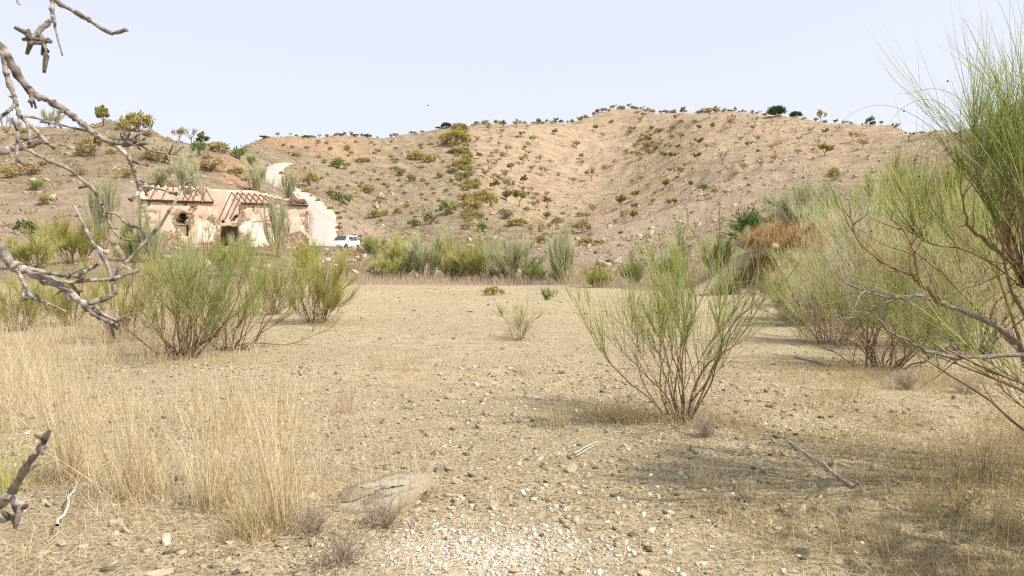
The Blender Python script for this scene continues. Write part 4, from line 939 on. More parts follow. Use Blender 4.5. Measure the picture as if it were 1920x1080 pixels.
# pale tall brooms round the ruin and along the foot of the hills
MIDB = [(192,470,58,150,50,'rp','tall pale broom with white-green plumes left of the ruin'),(350,335,84,60,40,'rp','pale feathery broom above the ruin roof'),(300,352,86,40,30,'rp','short pale broom above the ruin left wall'),(520,470,55,125,40,'rp','tall pale broom in front of the ruin right wall'),
 (140,500,48,110,90,'ry','yellowish broom left of the pale plumed one'),(60,510,44,80,110,'ry','yellow broom at the left edge below the pink terrace'),(250,500,50,95,60,'rg','green broom before the ruin left corner'),(420,490,46,45,60,'ry','yellow broom before the ruin doorway'),(578,490,52,48,55,'ry','yellow broom before the ruin right corner'),
 (480,345,98,50,34,'rp','pale broom between ruin roof and track bend'),(540,350,100,36,28,'rp','small pale broom at the track bend'),
 (285,485,50,105,40,'rp','slim pale broom screening the ruin left wall'),(455,482,53,52,34,'rp','slim pale broom right of the ruin doorway'),
 (704,466,78,26,50,'rg','fresh green broom right of the white car'),(755,520,49,85,80,'ry','brownish yellow broom at the left end of the broom row'),(725,518,47,45,60,'ry','low straw broom left of the broom row'),(800,515,48,90,70,'rp','pale topped broom second in the row'),(850,515,47,65,80,'ry','yellow broom in the middle of the row'),
 (905,528,46,85,90,'ry','yellow green broom right of the middle'),(955,532,45,92,100,'rp','broad pale green broom at the right end of the row'),(880,520,50,70,70,'rg','green broom behind the middle of the row'),(1000,530,44,50,60,'rg','low green broom just right of the broad pale one'),(1060,535,42,125,45,'rp','tall narrow pale broom behind the front bush'),
 (1030,565,27,32,26,'rg','tiny green broom on the flat edge'),(1395,470,42,70,60,'ry','yellow broom left of the earth bank'),(1490,440,46,110,120,'rp','big pale plume broom above the earth bank'),(1600,470,40,120,130,'rg','green broom at the back of the right thicket'),(1680,460,42,170,110,'rg','tall green broom at the back right'),
 (1560,480,36,110,100,'rp','pale broom behind the right thicket'),(1760,470,36,180,120,'ry','tall yellowing broom at the back right'),(1850,480,32,200,140,'rg','broad green broom at the far right back'),(1340,540,36,90,60,'rg','green broom behind the front bush on the right'),(1265,535,38,85,60,'rg','green broom straight behind the front bush'),(1120,540,38,50,60,'ry','yellow low broom left behind the front bush'),
 (1190,536,39,70,50,'rg','slim green broom behind the front bush stems'),(1410,540,34,75,55,'rp','pale grey broom at the left foot of the bank')]
for px, py, d, h, w, k, lab in MIDB:
    q = P(px, py, d); q[2] = Hs(q[0], q[1])
    topz = P(px, py - h, d)[2]; hm = max(topz - q[2], h / F * d * 0.8)
    ws = max(w / F * d * 1.15, hm * .8) if w > 60 else w / F * d * 1.1
    place(PT[k, int(rr.integers(0, 3))], 'broom_bush', (q[0], q[1], q[2] - .05), lab, 'bush', None, rr.uniform(0, 6.28), (ws, ws, hm))
# bright yellow-green weed clump at the end of the flat
q = ground_at(925, 553); shrub_at(0, 0, 26, 46, 'sy', 'bright lime yellow weed clump at the far edge of the flat', p=q)

# spiky green fan-leaved plant on the bank
def fan_palm():
    q = P(1407, 413, 34.5); q[2] = Hs(q[0], q[1]) ; zc = P(1405, 408, 34.5)[2]
    root = empty('fan_palm', (q[0], q[1], q[2])); tag(root, 'spiky deep green fan palm clump on top of the earth bank', 'palm')
    r = np.random.default_rng(3); n = 420; base = np.zeros((n, 3)) + r.normal(0, .18, (n, 3)) * (1.6, 1, 0); base[:, 2] = max(zc - q[2] - .15, 0.1) * r.uniform(0.4, 1, n)
    ph = r.uniform(0, 6.28, n); tl = r.uniform(.1, 1.35, n); d = np.stack([np.cos(ph) * np.sin(tl), np.sin(ph) * np.sin(tl), np.cos(tl)], 1)
    S = curve_from(r, base, d, r.uniform(.55, 1.0, n), 4, up=-.10, wob=.05)
    mb = MB(); ribbons(mb, S, np.array([[.012, .02, .016, .002]]) * np.ones((n, 1)), unit(np.cross(d, rnd_dirs(r, n))), np.clip(r.normal(.6, .25, n), 0, 1))
    mb.build('leaves', tint_mat('palm_green', [(0, (0.03, .07, .02)), (.5, (.075, .15, .045)), (1, (.15, .24, .09))], trans=.2), root)
    w = MB(); tubes(w, np.array([[[0, 0, -.1], [0.05, 0, .3], [0, 0, max(zc - q[2], .4)]]]), np.array([[.16, .15, .1]]), 7, tint=.3); w.build('trunk', M['bark'], root)
fan_palm()
broom_thing(P(1462, 470, 31.0) * (1, 1, 0) + (0, 0, 1.9), 'orange brown dead broom hanging over the earth bank', 61, 1.5, 'twig_orange', nst=22, nsec=7, ntw=10, spread=1.5, r_twig=.006, twl=(.2, .4), whip=.14)
for kx, ky, sd, lab in ((1425, 1.75, 63, 'left'), (1495, 1.7, 64, 'right'), (1458, 1.6, 65, 'middle')):
    broom_thing(P(kx, 480, 29.6) * (1, 1, 0) + (0, 0, ky), f'tan dry grass tangle drooping over the bank hollow, {lab} one', sd, 1.0, 'twig_orange', name='grass_tangle', cat='grass', nst=16, nsec=6, ntw=10, spread=1.5, r_twig=.006, twl=(.25, .5), whip=.3, r_stem=.006)
broom_thing(P(1540, 500, 30.5) * (1, 1, 0) + (0, 0, 1.3), 'straw orange dead broom right of the bank hollow', 62, 2.0, 'twig_orange', nst=18, nsec=6, ntw=10, spread=1.2, r_twig=.006, twl=(.2, .4), whip=.08)

# ------------------------------------------------------------------ near brooms
def gp(px, py): 
    q = ground_at(px, py); return q
B = broom_thing
B(gp(1280, 790), 'open green broom alone on the gravel in front', 71, 2.1, nst=24, nsec=7, ntw=10, spread=.47, r_stem=.0095, r_twig=.0021, base=.16, twl=(.12, .25), tint=(.55, .25), lean=(-.10, 0), bare=.40)
B(gp(972, 638), 'small sparse green broom in the middle of the flat', 72, .85, nst=9, nsec=5, ntw=9, spread=.75, r_stem=.006, r_twig=.0022, base=.06, twl=(.15, .32))
B(gp(340, 672), 'big dark stemmed broom left of the flat', 73, 2.4, nst=34, nsec=6, ntw=8, spread=.95, r_stem=.017, r_twig=.0026, base=.22, twl=(.12, .26), tint=(.45, .22))
B(gp(425, 655), 'green broom leaning right beside the big dark stemmed one', 74, 2.15, nst=22, nsec=6, ntw=8, spread=.9, r_stem=.013, r_twig=.0026, base=.2, twl=(.12, .28), lean=(.25, 0))
B(gp(590, 606), 'rounded yellow flecked broom at the left edge of the flat', 75, 1.9, 'twig_yellow', nst=30, nsec=8, ntw=14, spread=.95, r_stem=.014, r_twig=.0034, base=.22, twl=(.12, .26))
B(gp(510, 590), 'yellow green broom behind the rounded one', 76, 2.2, 'twig_yellow', nst=22, nsec=6, ntw=8, spread=.8, r_stem=.014, r_twig=.0036, base=.2, twl=(.14, .3))
B(gp(235, 640), 'straggly broom left of the big dark stemmed one', 77, 1.8, 'twig_yellow', nst=20, nsec=7, ntw=12, spread=.8, r_stem=.012, r_twig=.0028, base=.2, twl=(.14, .3))
B(gp(130, 610), 'yellowing broom behind the bare branch', 78, 1.5, 'twig_yellow', nst=20, nsec=8, ntw=14, spread=.85, r_stem=.012, r_twig=.003, base=.2, twl=(.14, .3))
B(gp(30, 620), 'yellow green broom at the left frame edge', 79, 1.4, 'twig_yellow', nst=20, nsec=8, ntw=14, spread=.85, r_stem=.012, r_twig=.003, base=.2, twl=(.14, .3))
B(gp(350, 560), 'pale green broom behind the big dark stemmed one', 80, 2.3, 'twig_pale', nst=24, nsec=6, ntw=8, spread=.8, r_stem=.014, r_twig=.0042, base=.25, twl=(.14, .3))
B(gp(1650, 690), 'dense dark based broom at the right edge of the flat', 81, 2.2, nst=34, nsec=7, ntw=7, spread=1.05, r_stem=.014, r_twig=.0026, base=.3, twl=(.12, .27), tint=(.42, .25))
B(gp(1560, 645), 'grey green broom left of the dense dark based one', 82, 1.9, 'twig_pale', nst=24, nsec=7, ntw=10, spread=.9, r_stem=.012, r_twig=.003, base=.25, twl=(.14, .3))
B(gp(1720, 650), 'tall yellowing broom behind the dense dark based one', 83, 2.5, 'twig_yellow', nst=20, nsec=7, ntw=7, spread=.75, r_stem=.015, r_twig=.0032, base=.25, twl=(.14, .28), tint=(.55, .28))
B(gp(1830, 660), 'broad green broom behind the dead grey limb', 84, 2.3, 'twig_pale', nst=18, nsec=7, ntw=7, spread=.85, r_stem=.015, r_twig=.003, base=.25, twl=(.14, .28))
B(gp(1640, 600), 'pale plumed broom at the back of the right thicket', 85, 3.2, 'twig_pale', nst=26, nsec=7, ntw=10, spread=.6, r_stem=.016, r_twig=.0042, base=.25, twl=(.14, .28))
B(gp(1750, 610), 'tall bright green broom rising behind the right thicket', 86, 3.8, 'twig_green', nst=20, nsec=7, ntw=8, spread=.6, r_stem=.016, r_twig=.004, base=.25, twl=(.12, .24), tint=(.6, .2))
B(gp(1500, 610), 'low straw broom left of the right thicket', 88, 1.5, 'twig_yellow', nst=18, nsec=7, ntw=12, spread=.95, r_stem=.010, r_twig=.004, base=.2, twl=(.18, .34), tint=(.8, .2))

B(gp(1560, 575), 'straw plumed broom right of the bank hollow', 101, 2.6, 'twig_yellow', nst=22, nsec=7, ntw=9, spread=.8, r_stem=.014, r_twig=.005, base=.25, twl=(.16, .32), tint=(.85, .2))
B(gp(1620, 570), 'tall straw and green broom deep in the right thicket', 102, 3.6, 'twig_pale', nst=22, nsec=7, ntw=9, spread=.7, r_stem=.016, r_twig=.005, base=.25, twl=(.14, .28), tint=(.75, .25))
B(gp(1700, 580), 'tangled yellow broom deep in the right thicket', 103, 3.0, 'twig_pale', nst=18, nsec=7, ntw=7, spread=.8, r_stem=.016, r_twig=.005, base=.25, twl=(.14, .28), tint=(.7, .25))
B(gp(1490, 600), 'straw coloured low broom in front of the bank', 104, 1.3, 'twig_yellow', nst=18, nsec=7, ntw=12, spread=1.0, r_stem=.010, r_twig=.004, base=.25, twl=(.2, .4), tint=(.9, .1))
B(gp(1800, 600), 'tall yellow green broom behind the dead limbs', 105, 3.6, 'twig_yellow', nst=16, nsec=7, ntw=7, spread=.7, r_stem=.016, r_twig=.004, base=.25, twl=(.14, .26), tint=(.6, .25))
# big overhanging broom at the right, with the grey limbs reaching into view
def right_giant():
    base = P(2150, 790, 4.9); base[2] = Hs(base[0], base[1]); root = empty('broom_bush', base)
    tag(root, 'largest broom, overhanging from the right frame edge with dead grey limbs', 'bush')
    w, g = broom(91, 3.0, nst=20, nsec=7, ntw=9, spread=.62, r_stem=.015, r_twig=.0022, base=.3, lean=(-.30, 0.03), twl=(.12, .25), tint=(.45, .25), whip=.02, bare=.45)
    w.build('branches', M['wood'], root); g.build('twigs', M['twig_green'], root)
    r = np.random.default_rng(92)
    w, g = broom(93, 1.75, nst=30, nsec=8, ntw=11, spread=.62, r_stem=.0085, r_twig=.0019, base=.07, lean=(-.10, 0), twl=(.16, .34), tint=(.5, .25), whip=.01, bare=.22, up=.05)
    for mb_, nm, mt in ((w, 'upper_branches', 'wood'), (g, 'upper_twigs', 'twig_green')): mb_.build(nm, M[mt], root, loc=P(1935, 525, 4.75) - base)
    def limb(pts, r0, r1, depth, mat='deadwood', twigs=5):
        q = np.array([P(a, b, d) for (a, b), d in zip(pts, np.linspace(depth[0], depth[1], len(pts)))]) - base
        s = np.linspace(0, len(q) - 1, len(q) * 3); k = np.minimum(s.astype(int), len(q) - 2); f = (s - k)[:, None]; c = q[k] * (1 - f) + q[k + 1] * f
        c[1:-1] += r.normal(0, r0 * .25, (len(c) - 2, 3))
        mb = MB(); rad = np.linspace(r0, r1, len(c)) * r.uniform(.85, 1.15, len(c)); tubes(mb, c[None], rad[None], 7, tint=.45)
        if twigs:
            i = np.zeros(twigs, int); p, d = along(np.repeat(c[None], twigs, 0), r.uniform(.25, .97, twigs))
            S = curve_from(r, p, unit(d + .8 * rnd_dirs(r, twigs)), r.uniform(.12, .45, twigs), 6, up=.05, wob=.14); tubes(mb, S, np.linspace(.005, .0014, 6)[None], 4, tint=.5)
        mb.build('dead_limb', M[mat], root)
    limb([(2010, 740), (1960, 690), (1920, 655), (1897, 637), (1870, 610), (1830, 593), (1780, 573), (1747, 560), (1720, 553), (1690, 560), (1663, 557), (1613, 543), (1580, 528)], .026, .003, (5.0, 4.3), twigs=14)
    limb([(2000, 700), (1960, 668), (1920, 665), (1847, 668), (1797, 672), (1747, 660), (1710, 643), (1663, 620), (1640, 593), (1623, 567)], .020, .003, (4.9, 4.2), twigs=12)
    limb([(1760, 565), (1740, 545), (1723, 530), (1710, 515), (1690, 510), (1647, 487), (1607, 450), (1593, 410), (1592, 372)], .014, .002, (4.45, 4.3), 'wood', twigs=8)
    limb([(1726, 533), (1718, 500), (1712, 470), (1700, 440), (1660, 395)], .010, .002, (4.4, 4.3), 'wood', twigs=6)
    limb([(2010, 600), (1960, 540), (1920, 510), (1887, 483), (1847, 450), (1820, 427), (1807, 390), (1800, 350)], .020, .004, (4.9, 4.4), 'wood', twigs=10)
    limb([(1960, 640), (1900, 560), (1880, 480), (1885, 400), (1900, 330)], .014, .004, (4.8, 4.5), 'wood', twigs=8)
    for e in ((1928, 512), (1945, 520), (1938, 505), (1922, 522)):      # stout stems carrying the upper crown
        limb([(2150, 785), (2120, 740), (2060, 660), (2010, 600), (1970, 555), (1948, 532), e], .021, .011, (4.9, 4.75), 'wood', twigs=4)
    # long drooping switches against the sky and a few dark seed galls
    for k, pts in enumerate(([(1860, 330), (1760, 245), (1700, 205), (1650, 192), (1605, 205), (1578, 228)], [(1880, 330), (1790, 200), (1740, 182), (1710, 190), (1680, 210), (1669, 230)], [(1900, 300), (1800, 175), (1745, 162), (1700, 178), (1682, 174)],
                             [(1900, 250), (1850, 120), (1822, 60), (1803, 32)], [(1925, 200), (1905, 90), (1885, 30), (1870, 0)])):
        q = np.array([P(a, b, 4.4) for a, b in pts]) - base; s_ = np.linspace(0, len(q) - 1, 28); k_ = np.minimum(s_.astype(int), len(q) - 2); f_ = (s_ - k_)[:, None]; q = q[k_] * (1 - f_) + q[k_ + 1] * f_
        for _ in range(12): q[1:-1] = .25 * q[:-2] + .5 * q[1:-1] + .25 * q[2:]
        mb = MB(); tubes(mb, q[None], np.linspace(.0026, .0009, len(q))[None], 4, tint=.75); mb.build('long_switch', M['twig_green'], root)
    for (a, b) in ((1695, 208), (1704, 257), (1714, 307), (1723, 331), (1778, 325), (1790, 334), (1783, 350), (1648, 302), (1777, 152), (1595, 550), (1728, 377), (1634, 433)):
        bm = bmesh.new(); bmesh.ops.create_icosphere(bm, subdivisions=2, radius=.0055); me = bpy.data.meshes.new('seed_gall'); bm.to_mesh(me); bm.free(); me.materials.append(M['trim'])
        o = link(bpy.data.objects.new('seed_gall', me), root); o.location = P(a, b, 4.35) - base
right_giant()
# neighbour just outside the right of the view: throws the shade on the lower right corner
w_, c_ = small_tree(140, 1.0, nl=6, per=60, wide=.6, leaf=.032)
root = empty('almond_tree', (6.15, 2.2, Hs(6.15, 2.2)), 0.7, (4.2, 4.2, 4.2)); tag(root, 'leafy almond beyond the right frame edge shading the lower right corner', 'tree')
w_.build('trunk', M['bark'], root); c_.build('crown', M['leaf_olive'], root)

# ------------------------------------------------------------------ dead almond branches at the left
def dead_tree():
    base = np.array([-2.75, 2.25, Hs(-2.75, 2.25)]); root = empty('dead_almond_tree', base)
    tag(root, 'leafless grey dead almond reaching in from the left frame edge', 'tree')
    r = np.random.default_rng(17)
    mb = MB(); t = np.array([[0, 0, -.1], [.03, 0, .4], [-.02, .03, .9], [.04, .0, 1.5], [.1, -.05, 2.1], [.25, -.1, 2.8], [.5, -.3, 3.3]]); tubes(mb, t[None], np.array([[.13, .115, .10, .09, .075, .05, .03]]), 10, tint=.4); mb.build('trunk', M['deadwood'], root)
    def limb(pts, px0, px1, d0, d1, knobs=0, name='branch', start=None):
        ds = np.linspace(d0, d1, len(pts)); q = [P(a, b, d) for (a, b), d in zip(pts, ds)]
        rad = list(np.linspace(px0, px1, len(pts)) * ds / F * .5)
        if start is not None: q = [np.array(start) + base] + q; rad = [rad[0] * 1.5] + rad
        q = np.array(q) - base; rad = np.array(rad)
        s = np.linspace(0, len(q) - 1, (len(q) - 1) * 4 + 1); k = np.minimum(s.astype(int), len(q) - 2); f = (s - k)
        m0 = np.gradient(q, axis=0); a, b = q[k], q[k + 1]; fa = f[:, None]
        c = (2 * fa**3 - 3 * fa**2 + 1) * a + (fa**3 - 2 * fa**2 + fa) * m0[k] * .8 + (-2 * fa**3 + 3 * fa**2) * b + (fa**3 - fa**2) * m0[k + 1] * .8
        rd = rad[k] * (1 - f) + rad[k + 1] * f; rd = rd * (1 + .16 * r.normal(size=len(rd)).clip(-1.5, 2)); c[1:-1] += r.normal(0, 1, (len(c) - 2, 3)) * rd[1:-1, None] * .16
        mb = MB(); tubes(mb, c[None], rd[None], 8, tint=np.clip(.5 + .18 * r.normal(size=(1, len(c))), 0, 1), cap=True)
        n = knobs
        if n:
            p, d = along(np.repeat(c[None], n, 0), r.uniform(.3, 1, n)); dd = unit(d * .3 + rnd_dirs(r, n))
            L = r.uniform(.010, .045, n); S = curve_from(r, p, dd, L, 3, 0, .1); tubes(mb, S, np.array([[.0055, .0045, .003]]) * r.uniform(.7, 1.3, (n, 1)), 5, tint=.3, cap=True)
        mb.build(name, M['deadwood'], root, smooth=True)
    D = 2.5
    limb([(-330, -80), (-120, 10), (-30, 62), (5, 92), (28, 132), (52, 168), (79, 183), (100, 193), (120, 207), (142, 222), (158, 233), (173, 247), (188, 258), (210, 269), (233, 287), (245, 301), (250, 318), (257, 333), (266, 349)], 16, 7, 2.45, 2.6, 12, start=(.15, -.05, 2.3))
    limb([(205, 266), (222, 268), (236, 267), (255, 269), (290, 284), (337, 290)], 10, 3, D, 2.55, 14)
    for e in ((229, 254), (241, 252), (265, 249), (256, 276), (238, 283), (270, 262)): limb([(237, 267), ((237 + e[0]) / 2 + 1, (267 + e[1]) / 2 - 1), e], 5.5, 3, 2.53, 2.5, 1, 'spur')
    limb([(249, 303), (262, 308), (289, 312)], 4, 2, 2.55, 2.6, 1, 'twig'); limb([(266, 349), (300, 354), (334, 368)], 6, 3, 2.6, 2.65, 2, 'twig'); limb([(266, 349), (258, 362), (246, 377)], 8, 6, 2.6, 2.55, 1, 'twig'); limb([(266, 349), (272, 358), (275, 366)], 6, 5, 2.6, 2.62, 1, 'twig')
    limb([(55, 165), (60, 178), (57, 192)], 9, 7, 2.5, 2.48, 2, 'spur'); limb([(60, 180), (63, 190), (68, 203)], 5, 4.5, 2.5, 2.5, 0, 'spur')
    limb([(3, 93), (8, 118), (14, 143), (22, 166), (27, 182), (31, 199), (37, 217), (48, 227), (62, 239), (74, 252), (82, 262), (86, 271)], 11, 6, 2.47, 2.45, 5)
    limb([(83, 262), (91, 270), (104, 276)], 7, 5, 2.45, 2.43, 1, 'spur'); limb([(29, 196), (17, 207), (0, 220), (-20, 236)], 7, 6, 2.46, 2.4, 1)
    limb([(40, 218), (50, 218), (72, 222), (93, 229), (133, 239), (168, 247)], 6, 3, 2.45, 2.55, 2, 'twig'); limb([(36, 222), (34, 240), (33, 256), (32, 280), (30, 308)], 7, 4, 2.2, 2.15, 3, 'twig'); limb([(50, 232), (54, 245), (56, 255), (54, 268)], 5, 4, 2.45, 2.42, 2, 'twig')
    limb([(-420, 350), (-200, 320), (-60, 300), (0, 286), (17, 279), (43, 277), (67, 270), (82, 264)], 15, 9, 2.35, 2.45, 4, start=(.05, .02, 1.75))
    limb([(45, 277), (70, 290), (100, 305), (130, 317), (150, 334), (177, 357), (190, 384), (198, 402), (213, 433), (227, 447), (268, 454)], 8, 3.5, 2.42, 2.55, 10); limb([(197, 399), (217, 400), (232, 415), (251, 427)], 5, 3, 2.5, 2.55, 3, 'twig'); limb([(196, 398), (191, 415), (190, 432)], 5, 4, 2.5, 2.48, 1, 'spur')
    limb([(0, 279), (20, 272), (53, 262), (88, 253), (149, 252)], 4, 2.5, 2.4, 2.5, 0, 'twig')
    limb([(-420, 300), (-200, 380), (-60, 435), (0, 466), (21, 494), (52, 508), (98, 528), (145, 560), (161, 575), (181, 591), (205, 604), (222, 609)], 24, 8, 2.3, 2.35, 12, start=(.06, 0, 1.65))
    limb([(30, 505), (38, 518), (47, 536), (62, 560), (86, 567), (124, 584)], 9, 4, 2.3, 2.3, 3); limb([(46, 536), (44, 548), (43, 561)], 6, 5, 2.3, 2.28, 1, 'spur')
    limb([(98, 527), (130, 529), (168, 526), (207, 523), (228, 518), (260, 508)], 8, 6, 2.33, 2.38, 5); limb([(158, 572), (192, 562), (215, 549), (210, 526), (202, 500), (187, 469), (171, 451), (155, 417), (137, 383)], 11, 4.5, 2.35, 2.4, 9)
    limb([(211, 527), (223, 505), (233, 495), (259, 467), (300, 423), (333, 370), (348, 342), (366, 327)], 8, 3, 2.4, 2.55, 2); limb([(60, 506), (104, 514), (140, 518), (161, 508), (182, 497)], 7, 6, 2.3, 2.34, 6); limb([(125, 522), (140, 510), (163, 500)], 5, 4, 2.3, 2.3, 2, 'spur')
    limb([(178, 572), (197, 591), (228, 604)], 5, 3, 2.33, 2.35, 2, 'twig'); limb([(205, 602), (226, 596), (246, 595)], 5, 3, 2.35, 2.37, 2, 'twig'); limb([(130, 530), (145, 545), (158, 545)], 6, 4, 2.35, 2.35, 2, 'spur')
    limb([(-300, -420), (-60, -260), (60, -120), (93, -30), (97, 0), (98, 22), (101, 40)], 12, 8, 1.7, 1.5, 2, start=(.5, -.3, 3.25)); limb([(100, 36), (86, 45), (70, 62), (58, 74), (54, 81)], 11, 8, 1.5, 1.48, 10, 'spur'); limb([(72, 64), (82, 78), (88, 104)], 9, 5, 1.49, 1.48, 5, 'spur')
    limb([(101, 38), (106, 62), (117, 104)], 5, 3, 1.5, 1.5, 0, 'twig'); limb([(97, -15), (108, 4), (140, 22), (170, 40), (205, 61), (222, 60), (239, 56)], 9, 7, 1.52, 1.5, 2); limb([(22, -60), (30, -5), (37, 9)], 7, 3, 1.6, 1.55, 0, 'twig')
    limb([(-600, 620), (-300, 900), (-90, 985), (0, 945), (22, 918), (55, 868), (80, 830), (95, 804)], 22, 9, 1.75, 1.3, 6, start=(.04, -.02, .9)); limb([(10, 932), (30, 940), (48, 950)], 13, 11, 1.32, 1.3, 2, 'spur'); limb([(-40, 985), (10, 975), (42, 962)], 10, 7, 1.35, 1.3, 2, 'spur'); limb([(66, 850), (78, 842), (88, 838)], 8, 6, 1.3, 1.3, 1, 'spur')
dead_tree()

# ------------------------------------------------------------------ cables, bird
def cable(name, pts, r, label):
    q = np.array([P(*p) for p in pts]); s = np.linspace(0, len(q) - 1, 40); k = np.minimum(s.astype(int), len(q) - 2); f = (s - k)[:, None]; c = q[k] * (1 - f) + q[k + 1] * f
    for _ in range(20): c[1:-1] = .25 * c[:-2] + .5 * c[1:-1] + .25 * c[2:]
    mb = MB(); tubes(mb, c[None], np.full((1, 40), r), 5); o = mb.build(name, M['cable'], smooth=True); tag(o, label, 'cable'); return c
c = cable('overhead_cable', [(552, 344, 108), (640, 388, 92), (720, 420, 80), (800, 452, 68), (900, 482, 58), (1020, 509, 46)], .022, 'thin dark cable sagging from the track bend across to the flat')
def post(p, h, label):
    z = Hs(p[0], p[1]); mb = MB(); tubes(mb, np.array([[[0, 0, -.3], [0, 0, h * .5], [.02, 0, h]]]), np.array([[.06, .055, .05]]), 7, cap=True); o = mb.build('cable_post', M['old_wood'], loc=(p[0], p[1], z)); tag(o, label, 'post')
post(c[0], max(c[0][2] - Hs(c[0][0], c[0][1]), .6) + .05, 'wooden stub post holding the upper end of the cable at the track')
post(c[-1], max(c[-1][2] - Hs(c[-1][0], c[-1][1]), .4) + .05, 'short wooden stake holding the lower cable end by the broom row')
g0, g1 = ground_at(1282, 385), ground_at(1320, 462)
t = np.linspace(0, 1, 30)[:, None]; hp = g0 + (g1 - g0) * t; hp[:, 0] += .25 * np.sin(t[:, 0] * 9); hp[:, 2] = H(hp[:, 0], hp[:, 1]) + .12
mb = MB(); tubes(mb, hp[None], np.full((1, 30), .02), 5); tag(mb.build('water_hose', M['cable']), 'thin dark hose lying down the pink slope behind the front bush', 'hose')
def bird():
    root = empty('flying_bird', P(803, 198, 150), 0.6); tag(root, 'tiny dark bird flying high over the left ridge', 'bird')
    mb = MB(); tubes(mb, np.array([[[-.22, 0, 0], [-.1, 0, .01], [.05, 0, .02], [.16, 0, .03], [.22, 0, .03]]]), np.array([[.01, .05, .06, .035, .006]]), 7); mb.build('body', M['trim'], root)
    for s in (1, -1):
        mb = MB(); mb.add([(.08, s * .03, .03), (-.08, s * .03, .03), (-.06, s * .25, .12), (.08, s * .25, .13), (-.08, s * .5, .06), (-.02, s * .5, .07)], q=[[0, 1, 2, 3], [3, 2, 4, 5]]); mb.build('wing', M['trim'], root)
bird()

# ------------------------------------------------------------------ stones
def rock_mesh(seed, n=16, flat=.55):
    r = np.random.default_rng(seed); pts = unit(r.normal(size=(n, 3))) * r.uniform(.75, 1, (n, 1)) * (1, .72, flat)
    bm = bmesh.new()
    for p_ in pts: bm.verts.new(p_)
    bmesh.ops.convex_hull(bm, input=bm.verts); bmesh.ops.delete(bm, geom=[v for v in bm.verts if not v.link_faces], context='VERTS')
    bmesh.ops.bevel(bm, geom=list(bm.edges), offset=.05, segments=1, affect='EDGES')
    me = bpy.data.meshes.new('stone'); bm.to_mesh(me); bm.free()
    return me
def tinted(me, t, mat='stone'):
    a = me.attributes.new('tint', 'FLOAT', 'POINT'); a.data.foreach_set('value', np.full(len(me.vertices), t, np.float32)); me.materials.append(M[mat]); return me
def stone(px, py, wpx, t, label, flat=.55, group=None, rz=None, me=None, mat='stone', name='stone'):
    p = ground_at(px, py); s = wpx / F * p[1] * .5
    if me is None: me = tinted(rock_mesh(int(px * 7 + py), flat=flat), t, mat)
    o = bpy.data.objects.new(name, me); link(o); o.location = (p[0], p[1], p[2] + s * flat * .3); o.scale = (s,) * 3
    o.rotation_euler = (rr.normal(0, .12), rr.normal(0, .12), rr.uniform(0, 6.28) if rz is None else rz); tag(o, label, 'stone', group); return o
for a in ((1070, 882, 46, .5, 'grey angular stone under the two white sticks', .5), (857, 906, 32, .78, 'tan block stone right of the flat slab', .6), (82, 1042, 42, .55, 'flat grey brown stone at the lower left corner', .45), (157, 1026, 26, .45, 'rounded grey stone right of the lower left one', .5),
          (116, 1022, 24, .5, 'small leaning stone between the two lower left stones', .8), (1060, 1072, 32, .8, 'rusty pointed stone at the bottom edge', .8), (1208, 1076, 40, .82, 'flat reddish stone at the bottom edge', .3), (965, 1072, 26, .75, 'pale tan stone by the rusty pointed one', .6),
          (300, 1076, 64, .82, 'broad orange flat stone at the bottom left', .25), (1053, 700, 24, .08, 'dark stone behind the front broom', .5), (585, 935, 34, .8, 'orange stone left of the flat slab', .7), (838, 1012, 14, .8, 'small upright rusty stone in the white gravel', 1.0), (1075, 916, 24, .8, 'reddish flat pebble below the grey angular stone', .4),
          (925, 862, 16, .4, 'small grey stone above the tan block', .6), (1013, 906, 18, .2, 'dark flat pebble left of the reddish one', .5), (1104, 928, 18, .5, 'grey pebble right of the reddish flat one', .5), (927, 950, 24, .75, 'pale brown stone above the white gravel', .5), (945, 960, 30, .82, 'brown stone cluster piece above the white gravel', .5),
          (893, 956, 20, .2, 'dark brown stone left of the cluster', .6), (1073, 992, 20, .7, 'round brown stone on the gravel edge', .6), (405, 855, 34, .8, 'brown stone in the dry grass', .6), (400, 798, 22, .6, 'pale stone behind the dry grass', .5), (465, 822, 18, .1, 'dark stone in the tall dry grass', .8), (412, 780, 16, .3, 'grey stone at the back of the dry grass', .6),
          (1722, 848, 30, .3, 'brown grey stone at the edge of the right shade', .6), (1650, 876, 18, .9, 'white stone in the right grass', .6), (1553, 881, 12, .95, 'small white stone beside the long stick', .6), (1676, 922, 16, .9, 'pale stone in the shaded grass', .6), (1305, 851, 18, .2, 'dark triangular stone right of the white sticks', .9),
          (1443, 763, 26, .06, 'dark flat stone right of the front broom', .35), (1468, 785, 12, .1, 'small dark stone below the flat dark one', .6), (1575, 1056, 26, .5, 'grey stone at the lower right bottom', .5), (1465, 1002, 28, .3, 'dark slate piece in the lower right', .3), (1317, 1058, 26, .9, 'pale flat stone at the bottom right of the gravel', .35), (1250, 990, 16, .4, 'grey pebble right of the white gravel', .5),
          (680, 598, 14, .2, 'brown stone on the middle of the flat', .5), (942, 655, 14, .1, 'dark stone under the small sparse broom', .5), (825, 703, 24, .9, 'pale flat stone on the flat', .3), (957, 692, 20, .9, 'pale chip in front of the small broom', .4), (712, 636, 9, .1, 'tiny dark stone at the left of the flat', .7), (963, 732, 9, .1, 'tiny dark stone on the gravel centre', .8)):
    stone(a[0], a[1], a[2], a[3], a[4], flat=a[5])
RM = [tinted(rock_mesh(500 + i, 13, rr.uniform(.35, .7)), t) for i, t in enumerate((.05, .2, .35, .5, .62, .78, .85, .95))]
